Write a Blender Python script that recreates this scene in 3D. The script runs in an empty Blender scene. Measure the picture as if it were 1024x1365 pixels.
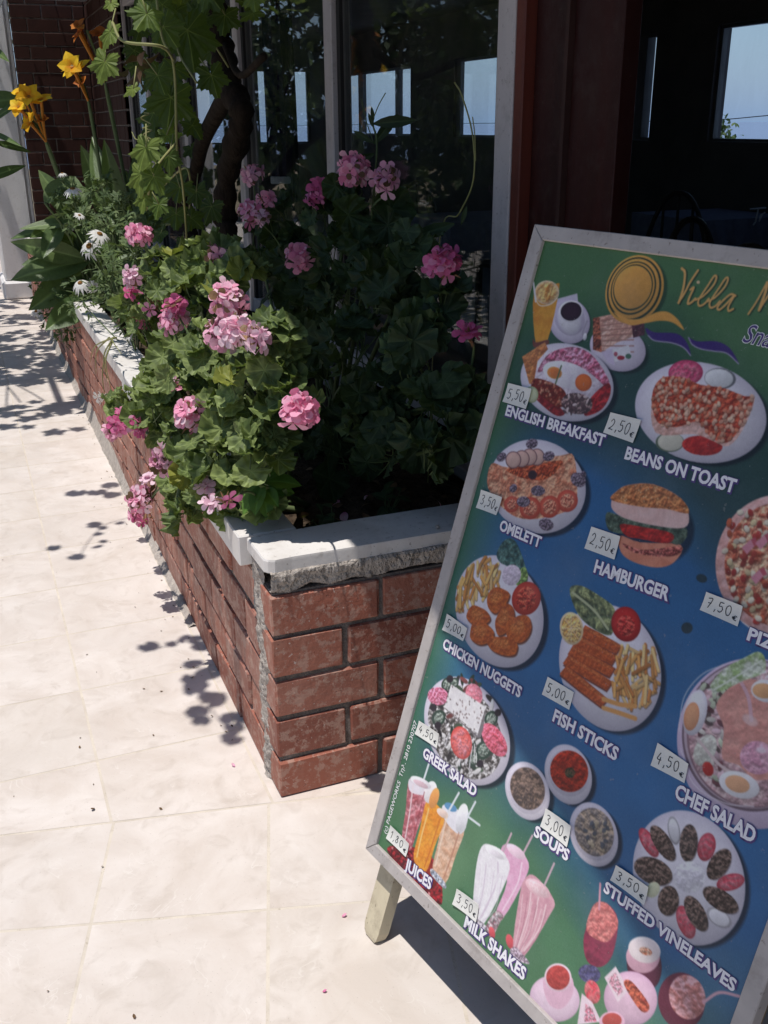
import bpy, math, random
import numpy as np
from mathutils import Vector
random.seed(7); RNG = np.random.default_rng(7)
scn = bpy.context.scene; COL = scn.collection
# ------------------------------------------------------------------ camera
FPX, CX, CY, EYE = 1330.0, 512.0, 682.5, 1.42
PITCH, YAW, ROLL = math.atan2(517.5, FPX), math.radians(22.0), math.radians(-0.45)
FWD = np.array([math.sin(YAW)*math.cos(PITCH), math.cos(YAW)*math.cos(PITCH), -math.sin(PITCH)])
_r = np.array([math.cos(YAW), -math.sin(YAW), 0.0]); _u = np.cross(_r, FWD)
RGT = _r*math.cos(ROLL)+_u*math.sin(ROLL); UPV = -_r*math.sin(ROLL)+_u*math.cos(ROLL)
cam_d = bpy.data.cameras.new('camera'); cam = bpy.data.objects.new('camera', cam_d); COL.objects.link(cam)
cam_d.sensor_fit = 'VERTICAL'; cam_d.sensor_height = 36.0; cam_d.lens = 36.0*FPX/1365.0
cam_d.clip_start = 0.02; cam_d.clip_end = 60000.0
from mathutils import Matrix
cam.matrix_world = Matrix(((RGT[0], UPV[0], -FWD[0], 0), (RGT[1], UPV[1], -FWD[1], 0), (RGT[2], UPV[2], -FWD[2], EYE), (0, 0, 0, 1)))
scn.camera = cam
# ------------------------------------------------------------------ light
SUN_TRAVEL = Vector((0.20, 0.09, -1.0)).normalized()
W = bpy.data.worlds.new('World'); scn.world = W; W.use_nodes = True
nt = W.node_tree; bg = nt.nodes['Background']
sky = nt.nodes.new('ShaderNodeTexSky'); sky.sky_type = 'NISHITA'; sky.sun_disc = False
sky.sun_elevation = math.asin(-SUN_TRAVEL.z); sky.sun_rotation = math.atan2(-SUN_TRAVEL.x, -SUN_TRAVEL.y)
sky.air_density = 1.0; sky.dust_density = 0.3; sky.ozone_density = 1.6; sky.altitude = 60
# blue sea haze along the horizon
tc_ = nt.nodes.new('ShaderNodeTexCoord'); sx_ = nt.nodes.new('ShaderNodeSeparateXYZ'); mr_ = nt.nodes.new('ShaderNodeMapRange'); mixs = nt.nodes.new('ShaderNodeMix'); mixs.data_type = 'RGBA'
nt.links.new(tc_.outputs['Generated'], sx_.inputs[0]); nt.links.new(sx_.outputs[2], mr_.inputs[0]); mr_.inputs[1].default_value = -0.02; mr_.inputs[2].default_value = 0.17; mr_.inputs[3].default_value = 1.0; mr_.inputs[4].default_value = 0.0
nt.links.new(mr_.outputs[0], mixs.inputs[0]); nt.links.new(sky.outputs[0], mixs.inputs[6]); mixs.inputs[7].default_value = (2.35, 3.7, 6.3, 1)
nt.links.new(mixs.outputs[2], bg.inputs['Color']); bg.inputs['Strength'].default_value = 0.108
sun_d = bpy.data.lights.new('sun', 'SUN'); sun_d.energy = 4.2; sun_d.angle = math.radians(0.53); sun_d.color = (1.0, 0.96, 0.91)
sun = bpy.data.objects.new('sun', sun_d); COL.objects.link(sun)
sun.rotation_euler = SUN_TRAVEL.to_track_quat('-Z', 'Y').to_euler()
sun.location = (-2, -2, 12)
vs = scn.view_settings; vs.view_transform = 'Standard'; vs.look = 'None'; vs.exposure = 0.04; vs.gamma = 1.0; vs.use_curve_mapping = False
scn.cycles.max_bounces = 10; scn.cycles.transparent_max_bounces = 16

# ------------------------------------------------------------------ helpers
def at(px, py, x=None, y=None, z=None):
    """point of the place seen at a spot of the photograph, on the plane x, y or z = const"""
    d = FWD + RGT*(px-CX)/FPX - UPV*(py-CY)/FPX
    t = x/d[0] if x is not None else (y/d[1] if y is not None else (z-EYE)/d[2])
    return np.array([0, 0, EYE]) + d*t
def span(P, px):                      # px photo pixels at point P, in metres
    return px*float((np.asarray(P)-np.array([0, 0, EYE])) @ FWD)/FPX
def lin(c):
    if isinstance(c, str): c = [int(c[i:i+2], 16)/255 for i in (0, 2, 4)]
    return tuple(v/12.92 if v <= 0.04045 else ((v+0.055)/1.055)**2.4 for v in c)
ORG = {}
def empty(name, loc, label, cat, group=None):
    o = bpy.data.objects.new(name, None); COL.objects.link(o); o.location = loc; o.empty_display_size = 0.05
    o['label'] = label; o['category'] = cat
    if group: o['group'] = group
    ORG[o.name] = np.array(loc, float); return o
def tag(o, label, cat, group=None):
    o['label'] = label; o['category'] = cat
    if group: o['group'] = group
    return o
class MB:
    """collects geometry in world space, links it as one mesh object"""
    def __init__(s): s.v = []; s.f = []; s.m = []; s.n = 0; s.c = []
    def add(s, V, F, mi=0, col=None):
        V = np.asarray(V, float).reshape(-1, 3); s.v.append(V)
        for f in F: s.f.append(tuple(int(i)+s.n for i in f)); s.m.append(mi)
        if col is None: cc = np.ones((len(V), 4))
        else:
            cc = np.asarray(col, float)
            if cc.ndim == 1: cc = np.tile(cc, (len(V), 1))
            if cc.shape[1] == 3: cc = np.hstack([cc, np.ones((len(V), 1))])
        s.c.append(cc); s.n += len(V); return s
    def box(s, a, b, mi=0, ch=0.0, col=None, jit=0.0, rot=None):
        a = np.minimum(a, b).astype(float) if 0 else np.array(a, float); b = np.array(b, float)
        lo, hi = np.minimum(a, b), np.maximum(a, b); c = (lo+hi)/2; h = (hi-lo)/2
        if ch <= 0:
            V = np.array([[x, y, z] for x in (-1, 1) for y in (-1, 1) for z in (-1, 1)])*h
            F = [(0, 1, 3, 2), (4, 6, 7, 5), (0, 4, 5, 1), (2, 3, 7, 6), (0, 2, 6, 4), (1, 5, 7, 3)]
        else:
            ch = min(ch, h.min()*0.9); V = []; idx = {}
            for sx in (-1, 1):
                for sy in (-1, 1):
                    for sz in (-1, 1):
                        S = np.array([sx, sy, sz])
                        for k in range(3):
                            p = S*(h-ch); p[k] = S[k]*h[k]; idx[(sx, sy, sz, k)] = len(V); V.append(p)
            V = np.array(V); F = []
            for k in range(3):
                u, w = (k+1) % 3, (k+2) % 3
                for sg in (-1, 1):
                    q = []
                    for su, sw in ((-1, -1), (1, -1), (1, 1), (-1, 1)):
                        S = [0, 0, 0]; S[k] = sg; S[u] = su; S[w] = sw; q.append(idx[(*S, k)])
                    F.append(tuple(q if sg > 0 else q[::-1]))
                for s1 in (-1, 1):
                    for s2 in (-1, 1):
                        S1 = [0, 0, 0]; S1[u] = s1; S1[w] = s2
                        A = S1[:]; A[k] = -1; B = S1[:]; B[k] = 1
                        q = [idx[(*A, u)], idx[(*B, u)], idx[(*B, w)], idx[(*A, w)]]
                        F.append(tuple(q if s1*s2 < 0 else q[::-1]))
            for sx in (-1, 1):
                for sy in (-1, 1):
                    for sz in (-1, 1):
                        q = [idx[(sx, sy, sz, k)] for k in range(3)]
                        F.append(tuple(q if sx*sy*sz > 0 else q[::-1]))
        if jit: V = V + RNG.normal(0, jit, V.shape)
        if rot is not None: V = V @ np.asarray(rot).T
        return s.add(V+c, F, mi, col)
    def tube(s, pts, r, n=8, mi=0, col=None, cap=True):
        P = np.array(pts, float); k = len(P); R = np.full(k, r, float) if np.isscalar(r) else np.array(r, float)
        T = np.gradient(P, axis=0); T /= np.linalg.norm(T, axis=1)[:, None]+1e-12
        ref = np.array([0.31, 0.17, 0.93]); V = []
        N = np.cross(T[0], ref); N /= np.linalg.norm(N)
        for i in range(k):
            N = N - T[i]*(N @ T[i]); N /= np.linalg.norm(N)+1e-12; B = np.cross(T[i], N)
            for j in range(n):
                a = 2*math.pi*j/n; V.append(P[i]+(N*math.cos(a)+B*math.sin(a))*R[i])
        F = [(i*n+j, i*n+(j+1) % n, (i+1)*n+(j+1) % n, (i+1)*n+j) for i in range(k-1) for j in range(n)]
        if cap: F += [tuple(range(n))[::-1], tuple((k-1)*n+j for j in range(n))]
        return s.add(V, F, mi, col)
    def lathe(s, prof, c, n=24, mi=0, col=None):
        V = []; k = len(prof)
        for r, z in prof:
            for j in range(n): V.append((c[0]+r*math.cos(2*math.pi*j/n), c[1]+r*math.sin(2*math.pi*j/n), c[2]+z))
        F = [(i*n+j, i*n+(j+1) % n, (i+1)*n+(j+1) % n, (i+1)*n+j) for i in range(k-1) for j in range(n)]
        F += [tuple(range(n))[::-1], tuple((k-1)*n+j for j in range(n))]
        return s.add(V, F, mi, col)
    def build(s, name, mats, parent=None, loc=(0, 0, 0), smooth=False):
        me = bpy.data.meshes.new(name); V = np.vstack(s.v)
        o0 = ORG[parent.name] if parent else np.array(loc, float)
        me.from_pydata((V-o0).tolist(), [], s.f); me.update()
        mats = mats if isinstance(mats, (list, tuple)) else [mats]
        for m in mats: me.materials.append(m)
        me.polygons.foreach_set('material_index', np.array(s.m, np.int32))
        if smooth: me.polygons.foreach_set('use_smooth', np.ones(len(s.f), bool))
        ca = me.color_attributes.new('Col', 'FLOAT_COLOR', 'POINT')
        ca.data.foreach_set('color', np.vstack(s.c).astype(np.float32).ravel())
        o = bpy.data.objects.new(name, me); COL.objects.link(o)
        if parent: o.parent = parent
        else: o.location = loc
        ORG[o.name] = o0; return o
def spline(pts, n=10):
    P = np.array(pts, float); P = np.vstack([2*P[0]-P[1], P, 2*P[-1]-P[-2]]); out = []
    for i in range(1, len(P)-2):
        for t in np.linspace(0, 1, n, endpoint=False):
            a, b, c, d = P[i-1:i+3]
            out.append(0.5*((2*b)+(-a+c)*t+(2*a-5*b+4*c-d)*t*t+(-a+3*b-3*c+d)*t**3))
    out.append(P[-2]); return np.array(out)

# ------------------------------------------------------------------ materials
class NT:
    def __init__(s, name):
        s.m = bpy.data.materials.new(name); s.m.use_nodes = True; s.t = s.m.node_tree; s.t.nodes.clear()
        s.out = s.n('OutputMaterial')
    def n(s, k, **kw):
        x = s.t.nodes.new('ShaderNode'+k)
        for a, v in kw.items(): setattr(x, a, v)
        return x
    def set(s, sock, v):
        if hasattr(v, 'is_output'): s.t.links.new(v, sock)
        elif isinstance(v, (tuple, list)) and len(v) == 3 and sock.type == 'RGBA': sock.default_value = (*v, 1)
        else: sock.default_value = v
    def math(s, op, a, b=0.0, c=0.0, clamp=False):
        x = s.n('Math', operation=op, use_clamp=clamp)
        s.set(x.inputs[0], a); s.set(x.inputs[1], b)
        if len(x.inputs) > 2: s.set(x.inputs[2], c)
        return x.outputs[0]
    def noise(s, scale, detail=4, rough=0.55, vec=None, dist=0.0):
        x = s.n('TexNoise'); x.inputs['Scale'].default_value = scale; x.inputs['Detail'].default_value = detail
        x.inputs['Roughness'].default_value = rough; x.inputs['Distortion'].default_value = dist
        if vec is not None: s.t.links.new(vec, x.inputs['Vector'])
        else: s.t.links.new(s.obj(), x.inputs['Vector'])
        return x.outputs['Fac']
    def obj(s):
        if not hasattr(s, '_o'): s._o = s.n('TexCoord').outputs['Object']
        return s._o
    def scale(s, v):
        x = s.n('Mapping'); s.t.links.new(s.obj(), x.inputs['Vector']); x.inputs['Scale'].default_value = v; return x.outputs[0]
    def attr(s):
        if not hasattr(s, '_a'):
            s._a = s.n('Attribute', attribute_name='Col'); s._s = s.n('SeparateColor'); s.t.links.new(s._a.outputs['Color'], s._s.inputs[0])
        return s._a.outputs['Color'], s._s.outputs[0], s._s.outputs[1], s._s.outputs[2]
    def ramp(s, f, stops):
        x = s.n('ValToRGB'); e = x.color_ramp.elements
        while len(e) < len(stops): e.new(0.5)
        for i, (p, c) in enumerate(stops): e[i].position = p; e[i].color = (*c, 1) if len(c) == 3 else c
        s.set(x.inputs[0], f); return x.outputs[0]
    def mix(s, f, a, b, mode='MIX'):
        x = s.n('Mix', data_type='RGBA', blend_type=mode); s.set(x.inputs[0], f); s.set(x.inputs[6], a); s.set(x.inputs[7], b); return x.outputs[2]
    def mapr(s, v, a, b, c=0.0, d=1.0):
        x = s.n('MapRange'); s.set(x.inputs[0], v)
        for i, k in enumerate((a, b, c, d)): x.inputs[i+1].default_value = k
        return x.outputs[0]
    def bump(s, h, strength, dist=0.01):
        x = s.n('Bump'); x.inputs['Strength'].default_value = strength; x.inputs['Distance'].default_value = dist; s.set(x.inputs['Height'], h); return x.outputs[0]
    def pbr(s, color, rough=0.6, spec=0.4, bump=None, metal=0.0, trans=0.0, tcol=None, sheen=0.0):
        p = s.n('BsdfPrincipled'); s.set(p.inputs['Base Color'], color); s.set(p.inputs['Roughness'], rough)
        p.inputs['Specular IOR Level'].default_value = spec; p.inputs['Metallic'].default_value = metal
        if bump is not None: s.t.links.new(bump, p.inputs['Normal'])
        if trans > 0:
            t = s.n('BsdfTranslucent'); s.set(t.inputs['Color'], tcol if tcol is not None else color)
            mx = s.n('MixShader'); mx.inputs[0].default_value = trans
            s.t.links.new(p.outputs[0], mx.inputs[1]); s.t.links.new(t.outputs[0], mx.inputs[2]); s.t.links.new(mx.outputs[0], s.out.inputs[0])
        else: s.t.links.new(p.outputs[0], s.out.inputs[0])
        return s.m
M = {}
def simple(name, c1, c2, sc=8, rough=0.6, spec=0.3, bump=0.2, bsc=60, bd=0.004, stretch=None, dirt=None):
    t = NT(name); v = t.scale(stretch) if stretch else None
    col = t.mix(t.mapr(t.noise(sc, 5, 0.6, v), 0.3, 0.7), c1, c2)
    if dirt:
        col = t.mix(t.mapr(t.noise(17, 5, 0.7), 0.54, 0.72, 0, 0.5), col, dirt); col = t.mix(t.mapr(t.noise(110, 3, 0.6), 0.64, 0.70, 0, 0.7), col, dirt)
        rough = t.mapr(t.noise(20, 4), 0.3, 0.7, rough-0.1, min(1.0, rough+0.2))
    return t.pbr(col, rough, spec, t.bump(t.noise(bsc, 4, 0.6, v), bump, bd))
# paving tiles: random tone per tile, cloudy marbling, pale veins, grey smears
t = NT('tile_marble'); _, r_, g_, b_ = t.attr()
off = t.n('CombineXYZ'); t.set(off.inputs[0], t.math('MULTIPLY', r_, 37.0)); t.set(off.inputs[1], t.math('MULTIPLY', g_, 23.0))
vv = t.n('VectorMath', operation='ADD'); t.t.links.new(t.obj(), vv.inputs[0]); t.t.links.new(off.outputs[0], vv.inputs[1]); vv = vv.outputs[0]
c = t.mix(t.mapr(t.noise(5.0, 6, 0.62, vv, 0.8), 0.36, 0.66), (0.60, 0.53, 0.475), (0.70, 0.64, 0.595))
c = t.mix(t.mapr(t.noise(11.0, 5, 0.6, vv, 1.5), 0.52, 0.72, 0, 0.5), c, (0.47, 0.405, 0.35))
vein = t.math('ABSOLUTE', t.math('SUBTRACT', t.noise(7.0, 3, 0.6, vv, 1.2), 0.5))
c = t.mix(t.math('MULTIPLY', t.mapr(vein, 0.0, 0.007, 0.45, 0.0), t.mapr(t.noise(9, 2, 0.5, vv), 0.5, 0.62)), c, (0.78, 0.74, 0.70))
c = t.mix(t.mapr(t.noise(2.1, 3, 0.5), 0.45, 0.75, 0, 0.35), c, (0.52, 0.47, 0.43))
c = t.mix(t.mapr(t.noise(240, 2, 0.5), 0.68, 0.74, 0, 0.45), c, (0.30, 0.25, 0.21))
c = t.mix(t.mapr(b_, 0, 1, 0.0, 0.22), c, (0.50, 0.44, 0.37))
M['tile'] = t.pbr(c, t.mapr(t.noise(9, 4), 0.3, 0.7, 0.38, 0.6), 0.3, t.bump(t.noise(70, 4), 0.12, 0.003))
M['grout'] = simple('tile_grout', (0.67, 0.60, 0.51), (0.54, 0.48, 0.41), 14, 0.9, 0.1, 0.3, 150, dirt=(0.4, 0.34, 0.27))
# bricks: tone per brick, lime bloom, wear
t = NT('brick_clay'); _, r_, g_, b_ = t.attr()
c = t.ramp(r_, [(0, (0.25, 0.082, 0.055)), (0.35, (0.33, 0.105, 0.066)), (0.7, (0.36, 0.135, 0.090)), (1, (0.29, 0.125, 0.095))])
c = t.mix(t.mapr(t.noise(14, 5, 0.65), 0.42, 0.75, 0, 0.2), c, (0.38, 0.165, 0.11))
c = t.mix(t.mapr(t.noise(30, 4, 0.6, t.scale((1, 1, 0.15))), 0.52, 0.75, 0, 0.35), c, (0.42, 0.25, 0.19))
c = t.mix(t.mapr(t.noise(130, 2, 0.5), 0.69, 0.73, 0, 0.85), c, (0.55, 0.46, 0.41))
c = t.mix(t.mapr(t.noise(7, 3, 0.5), 0.58, 0.75, 0, 0.4), c, (0.16, 0.055, 0.042))
c = t.mix(t.math('MULTIPLY', g_, t.mapr(t.noise(28, 5, 0.7), 0.5, 0.66)), c, (0.40, 0.33, 0.28))
pit = t.mapr(t.noise(75, 3, 0.6), 0.29, 0.34, 1, 0); c = t.mix(t.math('MULTIPLY', pit, 0.5), c, (0.11, 0.045, 0.035))
c = t.mix(t.mapr(t.noise(4.0, 5, 0.7), 0.62, 0.74, 0, 0.22), c, (0.42, 0.27, 0.21))
ge = t.n('NewGeometry'); c = t.mix(t.math('MULTIPLY', t.mapr(ge.outputs['Pointiness'], 0.51, 0.57), t.mapr(t.noise(38, 4, 0.7), 0.5, 0.58, 0, 0.5)), c, (0.50, 0.34, 0.27))
hgt = t.math('SUBTRACT', t.math('ADD', t.noise(90, 5, 0.65), t.math('MULTIPLY', t.noise(16, 3, 0.6), 1.5)), t.math('MULTIPLY', pit, 0.8))
M['brick'] = t.pbr(c, t.mapr(t.noise(11, 4), 0.3, 0.7, 0.45, 0.75), 0.35, t.bump(hgt, 0.5, 0.005))
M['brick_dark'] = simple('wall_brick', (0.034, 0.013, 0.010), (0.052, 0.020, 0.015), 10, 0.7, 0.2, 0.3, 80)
M['mortar'] = simple('mortar', (0.11, 0.090, 0.080), (0.26, 0.225, 0.20), 26, 0.95, 0.1, 0.9, 160, 0.006)
M['cement'] = simple('cement', (0.40, 0.35, 0.31), (0.60, 0.54, 0.48), 45, 0.95, 0.1, 1.0, 220, 0.008)
t = NT('marble_slab'); c = t.mix(t.mapr(t.noise(6, 6, 0.6, None, 1.0), 0.35, 0.65), (0.66, 0.625, 0.59), (0.76, 0.73, 0.70))
c = t.mix(t.mapr(t.noise(22, 5, 0.65), 0.56, 0.72, 0, 0.5), c, (0.36, 0.32, 0.28))
c = t.mix(t.mapr(t.noise(120, 2), 0.68, 0.73, 0, 0.6), c, (0.22, 0.19, 0.16))
c = t.mix(t.mapr(t.noise(4.5, 5, 0.7, t.scale((2.2, .7, 1))), 0.54, 0.74, 0, 0.28), c, (0.40, 0.35, 0.30)); c = t.mix(t.mapr(t.noise(55, 3, 0.6), 0.64, 0.72, 0, 0.35), c, (0.30, 0.25, 0.21))
M['marble'] = t.pbr(c, 0.5, 0.35, t.bump(t.noise(90, 4), 0.2, 0.003))
M['soil'] = simple('soil', (0.040, 0.028, 0.020), (0.11, 0.08, 0.055), 40, 0.95, 0.1, 1.0, 60, 0.02)
M['white_paint'] = simple('white_paint', (0.62, 0.60, 0.60), (0.74, 0.72, 0.71), 9, 0.5, 0.35, 0.15, 50, 0.003, (1, 1, 0.2), dirt=(0.46, 0.43, 0.4))
M['frame_white'] = simple('frame_paint', (0.42, 0.385, 0.39), (0.50, 0.46, 0.465), 12, 0.45, 0.35, 0.08, 40, 0.002, (1, 1, 0.15), dirt=(0.24, 0.21, 0.2))
M['frame_grey'] = simple('frame_aluminium', (0.075, 0.070, 0.070), (0.11, 0.105, 0.10), 6, 0.45, 0.4, 0.05)
M['gasket'] = simple('dark_gasket', (0.012, 0.011, 0.011), (0.02, 0.018, 0.018), 6, 0.6, 0.3, 0.05)
M['red_wood'] = simple('red_wood', (0.15, 0.030, 0.018), (0.075, 0.017, 0.011), 12, 0.45, 0.35, 0.25, 60, 0.002, (1, 1, 0.08), dirt=(0.06, 0.02, 0.014))
M['dark_wood'] = simple('dark_red_wood', (0.034, 0.0056, 0.0042), (0.018, 0.0038, 0.0032), 10, 0.5, 0.25, 0.2, 60, 0.002, (1, 1, 0.08), dirt=(0.05, 0.03, 0.026))
M['seam_wood'] = simple('brown_batten', (0.050, 0.022, 0.019), (0.034, 0.015, 0.013), 10, 0.6, 0.2, 0.2)
M['dark_wall'] = simple('interior_wall', (0.085, 0.078, 0.078), (0.12, 0.11, 0.108), 3, 0.8, 0.15, 0.1)
M['dark_floor'] = simple('interior_floor', (0.05, 0.04, 0.034), (0.08, 0.066, 0.055), 4, 0.5, 0.3, 0.1)
M['roof'] = simple('roof_concrete', (0.25, 0.24, 0.23), (0.33, 0.32, 0.30), 4, 0.9, 0.1, 0.3)
M['sill'] = simple('grey_sill', (0.16, 0.155, 0.165), (0.22, 0.21, 0.22), 15, 0.55, 0.3, 0.2)
M['old_wood'] = simple('weathered_pine', (0.66, 0.58, 0.42), (0.52, 0.45, 0.32), 16, 0.7, 0.2, 0.35, 90, 0.003, (1, 1, 0.07), dirt=(0.25, 0.2, 0.14))
M['board_frame'] = simple('board_frame_paint', (0.47, 0.43, 0.41), (0.39, 0.355, 0.34), 20, 0.55, 0.3, 0.15, 120, 0.002, dirt=(0.2, 0.17, 0.15))
M['board_back'] = simple('board_back_ply', (0.24, 0.17, 0.10), (0.17, 0.12, 0.07), 10, 0.75, 0.2, 0.2)
M['canvas'] = simple('awning_canvas', (0.20, 0.21, 0.22), (0.24, 0.25, 0.26), 6, 0.9, 0.1, 0.2)
M['navy'] = simple('navy_cloth', (0.006, 0.008, 0.028), (0.010, 0.013, 0.04), 12, 0.9, 0.1, 0.3, 50)
M['teal'] = simple('dark_teal_cloth', (0.008, 0.014, 0.018), (0.014, 0.022, 0.026), 12, 0.9, 0.1, 0.3, 50)
M['white_band'] = simple('white_band', (0.70, 0.70, 0.72), (0.62, 0.62, 0.64), 20, 0.6, 0.2, 0.1)
M['black_wood'] = simple('dark_chair_wood', (0.020, 0.014, 0.011), (0.034, 0.024, 0.018), 10, 0.5, 0.3, 0.1)
M['blue_cloth'] = simple('dark_table_cloth', (0.12, 0.13, 0.18), (0.17, 0.18, 0.24), 20, 0.9, 0.1, 0.2)
M['bark'] = simple('vine_bark', (0.036, 0.026, 0.019), (0.013, 0.009, 0.007), 30, 0.9, 0.1, 0.9, 70, 0.01, (1, 1, 0.15))
M['steel'] = simple('pergola_steel', (0.10, 0.10, 0.10), (0.14, 0.14, 0.14), 8, 0.5, 0.4, 0.05)
t = NT('window_glass'); lw = t.n('LayerWeight'); lw.inputs['Blend'].default_value = 0.5
f = t.math('ADD', t.math('MULTIPLY', t.math('POWER', lw.outputs['Facing'], 5.0), 0.80), 0.035)
tr = t.n('BsdfTransparent'); tr.inputs[0].default_value = (0.93, 0.95, 0.95, 1); gl = t.n('BsdfGlossy'); gl.inputs['Roughness'].default_value = 0.0
mx = t.n('MixShader'); t.set(mx.inputs[0], f); t.t.links.new(tr.outputs[0], mx.inputs[1]); t.t.links.new(gl.outputs[0], mx.inputs[2]); t.t.links.new(mx.outputs[0], t.out.inputs[0])
df = t.n('BsdfDiffuse'); df.inputs[0].default_value = (0.5, 0.48, 0.45, 1); m2 = t.n('MixShader'); t.set(m2.inputs[0], t.mapr(t.noise(3.5, 5, 0.7, t.scale((1, 1, .5)), 1.0), 0.35, 0.75, 0.003, 0.03))
t.t.links.new(mx.outputs[0], m2.inputs[1]); t.t.links.new(df.outputs[0], m2.inputs[2]); t.t.links.new(m2.outputs[0], t.out.inputs[0])
M['glass'] = t.m
def leafmat(name, dark, mid, light, trans=0.25, zone=None, rough=0.55, vein=0.0, spec=0.3):
    """Col: r = distance from leaf base (0..1), g = random per leaf, b = rib pattern"""
    t = NT(name); _, r_, g_, b_ = t.attr()
    c = t.ramp(g_, [(0, dark), (0.5, mid), (0.93, light), (1.0, tuple(min(1, v*1.6) for v in light))])
    if zone: c = t.mix(t.mapr(t.math('ABSOLUTE', t.math('SUBTRACT', r_, 0.58)), 0.05, 0.2, 0.55, 0.0), c, zone)
    c = t.mix(t.mapr(t.noise(60, 3), 0.35, 0.7, 0, 0.45), c, tuple(v*0.6 for v in dark))
    if vein: c = t.mix(t.mapr(b_, 0.8, 1.0, 0, vein), c, tuple(min(1, v*1.9+0.01) for v in light))
    tc = t.mix(0.5, c, (0.20, 0.30, 0.02)); return t.pbr(c, rough, spec, t.bump(t.noise(150, 3), 0.25, 0.003), trans=trans, tcol=tc)
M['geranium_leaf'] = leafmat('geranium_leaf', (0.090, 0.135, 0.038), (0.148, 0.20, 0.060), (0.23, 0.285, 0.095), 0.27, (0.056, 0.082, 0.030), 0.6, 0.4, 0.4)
M['shade_toned_leaf'] = leafmat('shade_toned_geranium_leaf', (0.023, 0.042, 0.018), (0.036, 0.064, 0.025), (0.06, 0.095, 0.035), 0.15, (0.022, 0.040, 0.018), 0.6, 0.3)  # darker copy of the geranium leaf, shade put into its colour
M['yellow_leaf'] = leafmat('yellow_leaf', (0.22, 0.26, 0.05), (0.26, 0.29, 0.06), (0.30, 0.30, 0.06), 0.3)
M['fresh_leaf'] = leafmat('fresh_leaf', (0.07, 0.16, 0.025), (0.10, 0.21, 0.035), (0.14, 0.27, 0.05), 0.35, None, 0.4, 0.3)
M['canna_leaf'] = leafmat('canna_leaf', (0.060, 0.105, 0.036), (0.09, 0.145, 0.046), (0.14, 0.20, 0.065), 0.2, None, 0.38, 0.5, 0.45)
M['vine_leaf'] = leafmat('vine_leaf', (0.045, 0.080, 0.020), (0.085, 0.14, 0.028), (0.20, 0.26, 0.05), 0.42, None, 0.55, 0.55)
M['daisy_leaf'] = leafmat('daisy_leaf', (0.055, 0.090, 0.034), (0.085, 0.13, 0.045), (0.14, 0.19, 0.07), 0.2, None, 0.6)
M['hedge_leaf'] = leafmat('hedge_leaf', (0.022, 0.042, 0.014), (0.035, 0.062, 0.020), (0.055, 0.09, 0.028), 0.2, None, 0.6)
M['dry_leaf'] = leafmat('dry_leaf', (0.10, 0.055, 0.030), (0.16, 0.085, 0.045), (0.22, 0.13, 0.07), 0.15)
M['stem'] = simple('green_stem', (0.07, 0.11, 0.035), (0.11, 0.14, 0.06), 20, 0.6, 0.3, 0.1)
M['red_stem'] = simple('red_stem', (0.20, 0.10, 0.05), (0.26, 0.15, 0.08), 20, 0.6, 0.3, 0.1)
M['tendril'] = simple('tendril', (0.20, 0.22, 0.08), (0.26, 0.24, 0.10), 20, 0.6, 0.3, 0.1)
def petal(name, a, b, e, trans=0.3, deep=None):
    t = NT(name); _, r_, g_, b_ = t.attr()
    c = t.ramp(g_, [(0, a), (0.55, b), (1, e)])
    if deep: c = t.mix(t.mapr(r_, 0.0, 0.42, 0.85, 0), c, deep)
    c = t.mix(t.mapr(t.noise(200, 2), 0.4, 0.75, 0, 0.2), c, tuple(v*0.75 for v in a)); return t.pbr(c, 0.6, 0.2, None, trans=trans)
M['pink'] = petal('pink_petal', (0.82, 0.26, 0.43), (0.88, 0.44, 0.59), (0.92, 0.72, 0.79), 0.35, (0.66, 0.10, 0.32))
M['hot_pink'] = petal('deep_pink_petal', (0.68, 0.14, 0.32), (0.78, 0.25, 0.46), (0.85, 0.46, 0.62), 0.35, (0.56, 0.05, 0.20))
M['mauve'] = petal('pale_mauve_petal', (0.74, 0.36, 0.50), (0.82, 0.50, 0.62), (0.88, 0.68, 0.76), 0.35, (0.56, 0.14, 0.38))
M['yellow'] = petal('yellow_petal', (0.78, 0.40, 0.015), (0.84, 0.52, 0.02), (0.88, 0.62, 0.04), 0.35, (0.62, 0.13, 0.01))
M['orange'] = petal('orange_petal', (0.42, 0.12, 0.02), (0.50, 0.16, 0.03), (0.58, 0.24, 0.04), 0.35, (0.30, 0.05, 0.01))
M['white'] = petal('white_petal', (0.72, 0.70, 0.66), (0.78, 0.77, 0.74), (0.82, 0.82, 0.80), 0.3)
M['disc'] = simple('daisy_disc', (0.16, 0.07, 0.02), (0.26, 0.13, 0.03), 200, 0.8, 0.2, 0.6, 400)
t = NT('sea_water'); c = t.mix(t.mapr(t.noise(0.004, 4), 0.35, 0.65), (0.17, 0.23, 0.38), (0.20, 0.26, 0.41)); M['sea'] = t.pbr(c, 0.35, 0.5, t.bump(t.noise(0.25, 4), 0.3, 0.5))
M['earth'] = simple('dry_earth', (0.20, 0.16, 0.11), (0.28, 0.23, 0.16), 2, 0.95, 0.1, 0.5, 20, 0.02)
t = NT('menu_print'); c, _, _, _ = t.attr(); c = t.mix(t.mapr(t.noise(9, 5, 0.6), 0.5, 0.8, 0, 0.12), c, (0.25, 0.27, 0.30))
c = t.mix(t.mapr(t.noise(140, 2, 0.5), 0.70, 0.76, 0, 0.25), c, (0.35, 0.33, 0.32)); M['print'] = t.pbr(c, 0.42, 0.35, t.bump(t.noise(18, 3), 0.08, 0.004))
def flat(name, c, rough=0.5): t = NT(name); return t.pbr(t.mix(t.mapr(t.noise(90, 3), 0.4, 0.7, 0, 0.2), c, tuple(v*0.85 for v in c)), rough, 0.3)
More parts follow.
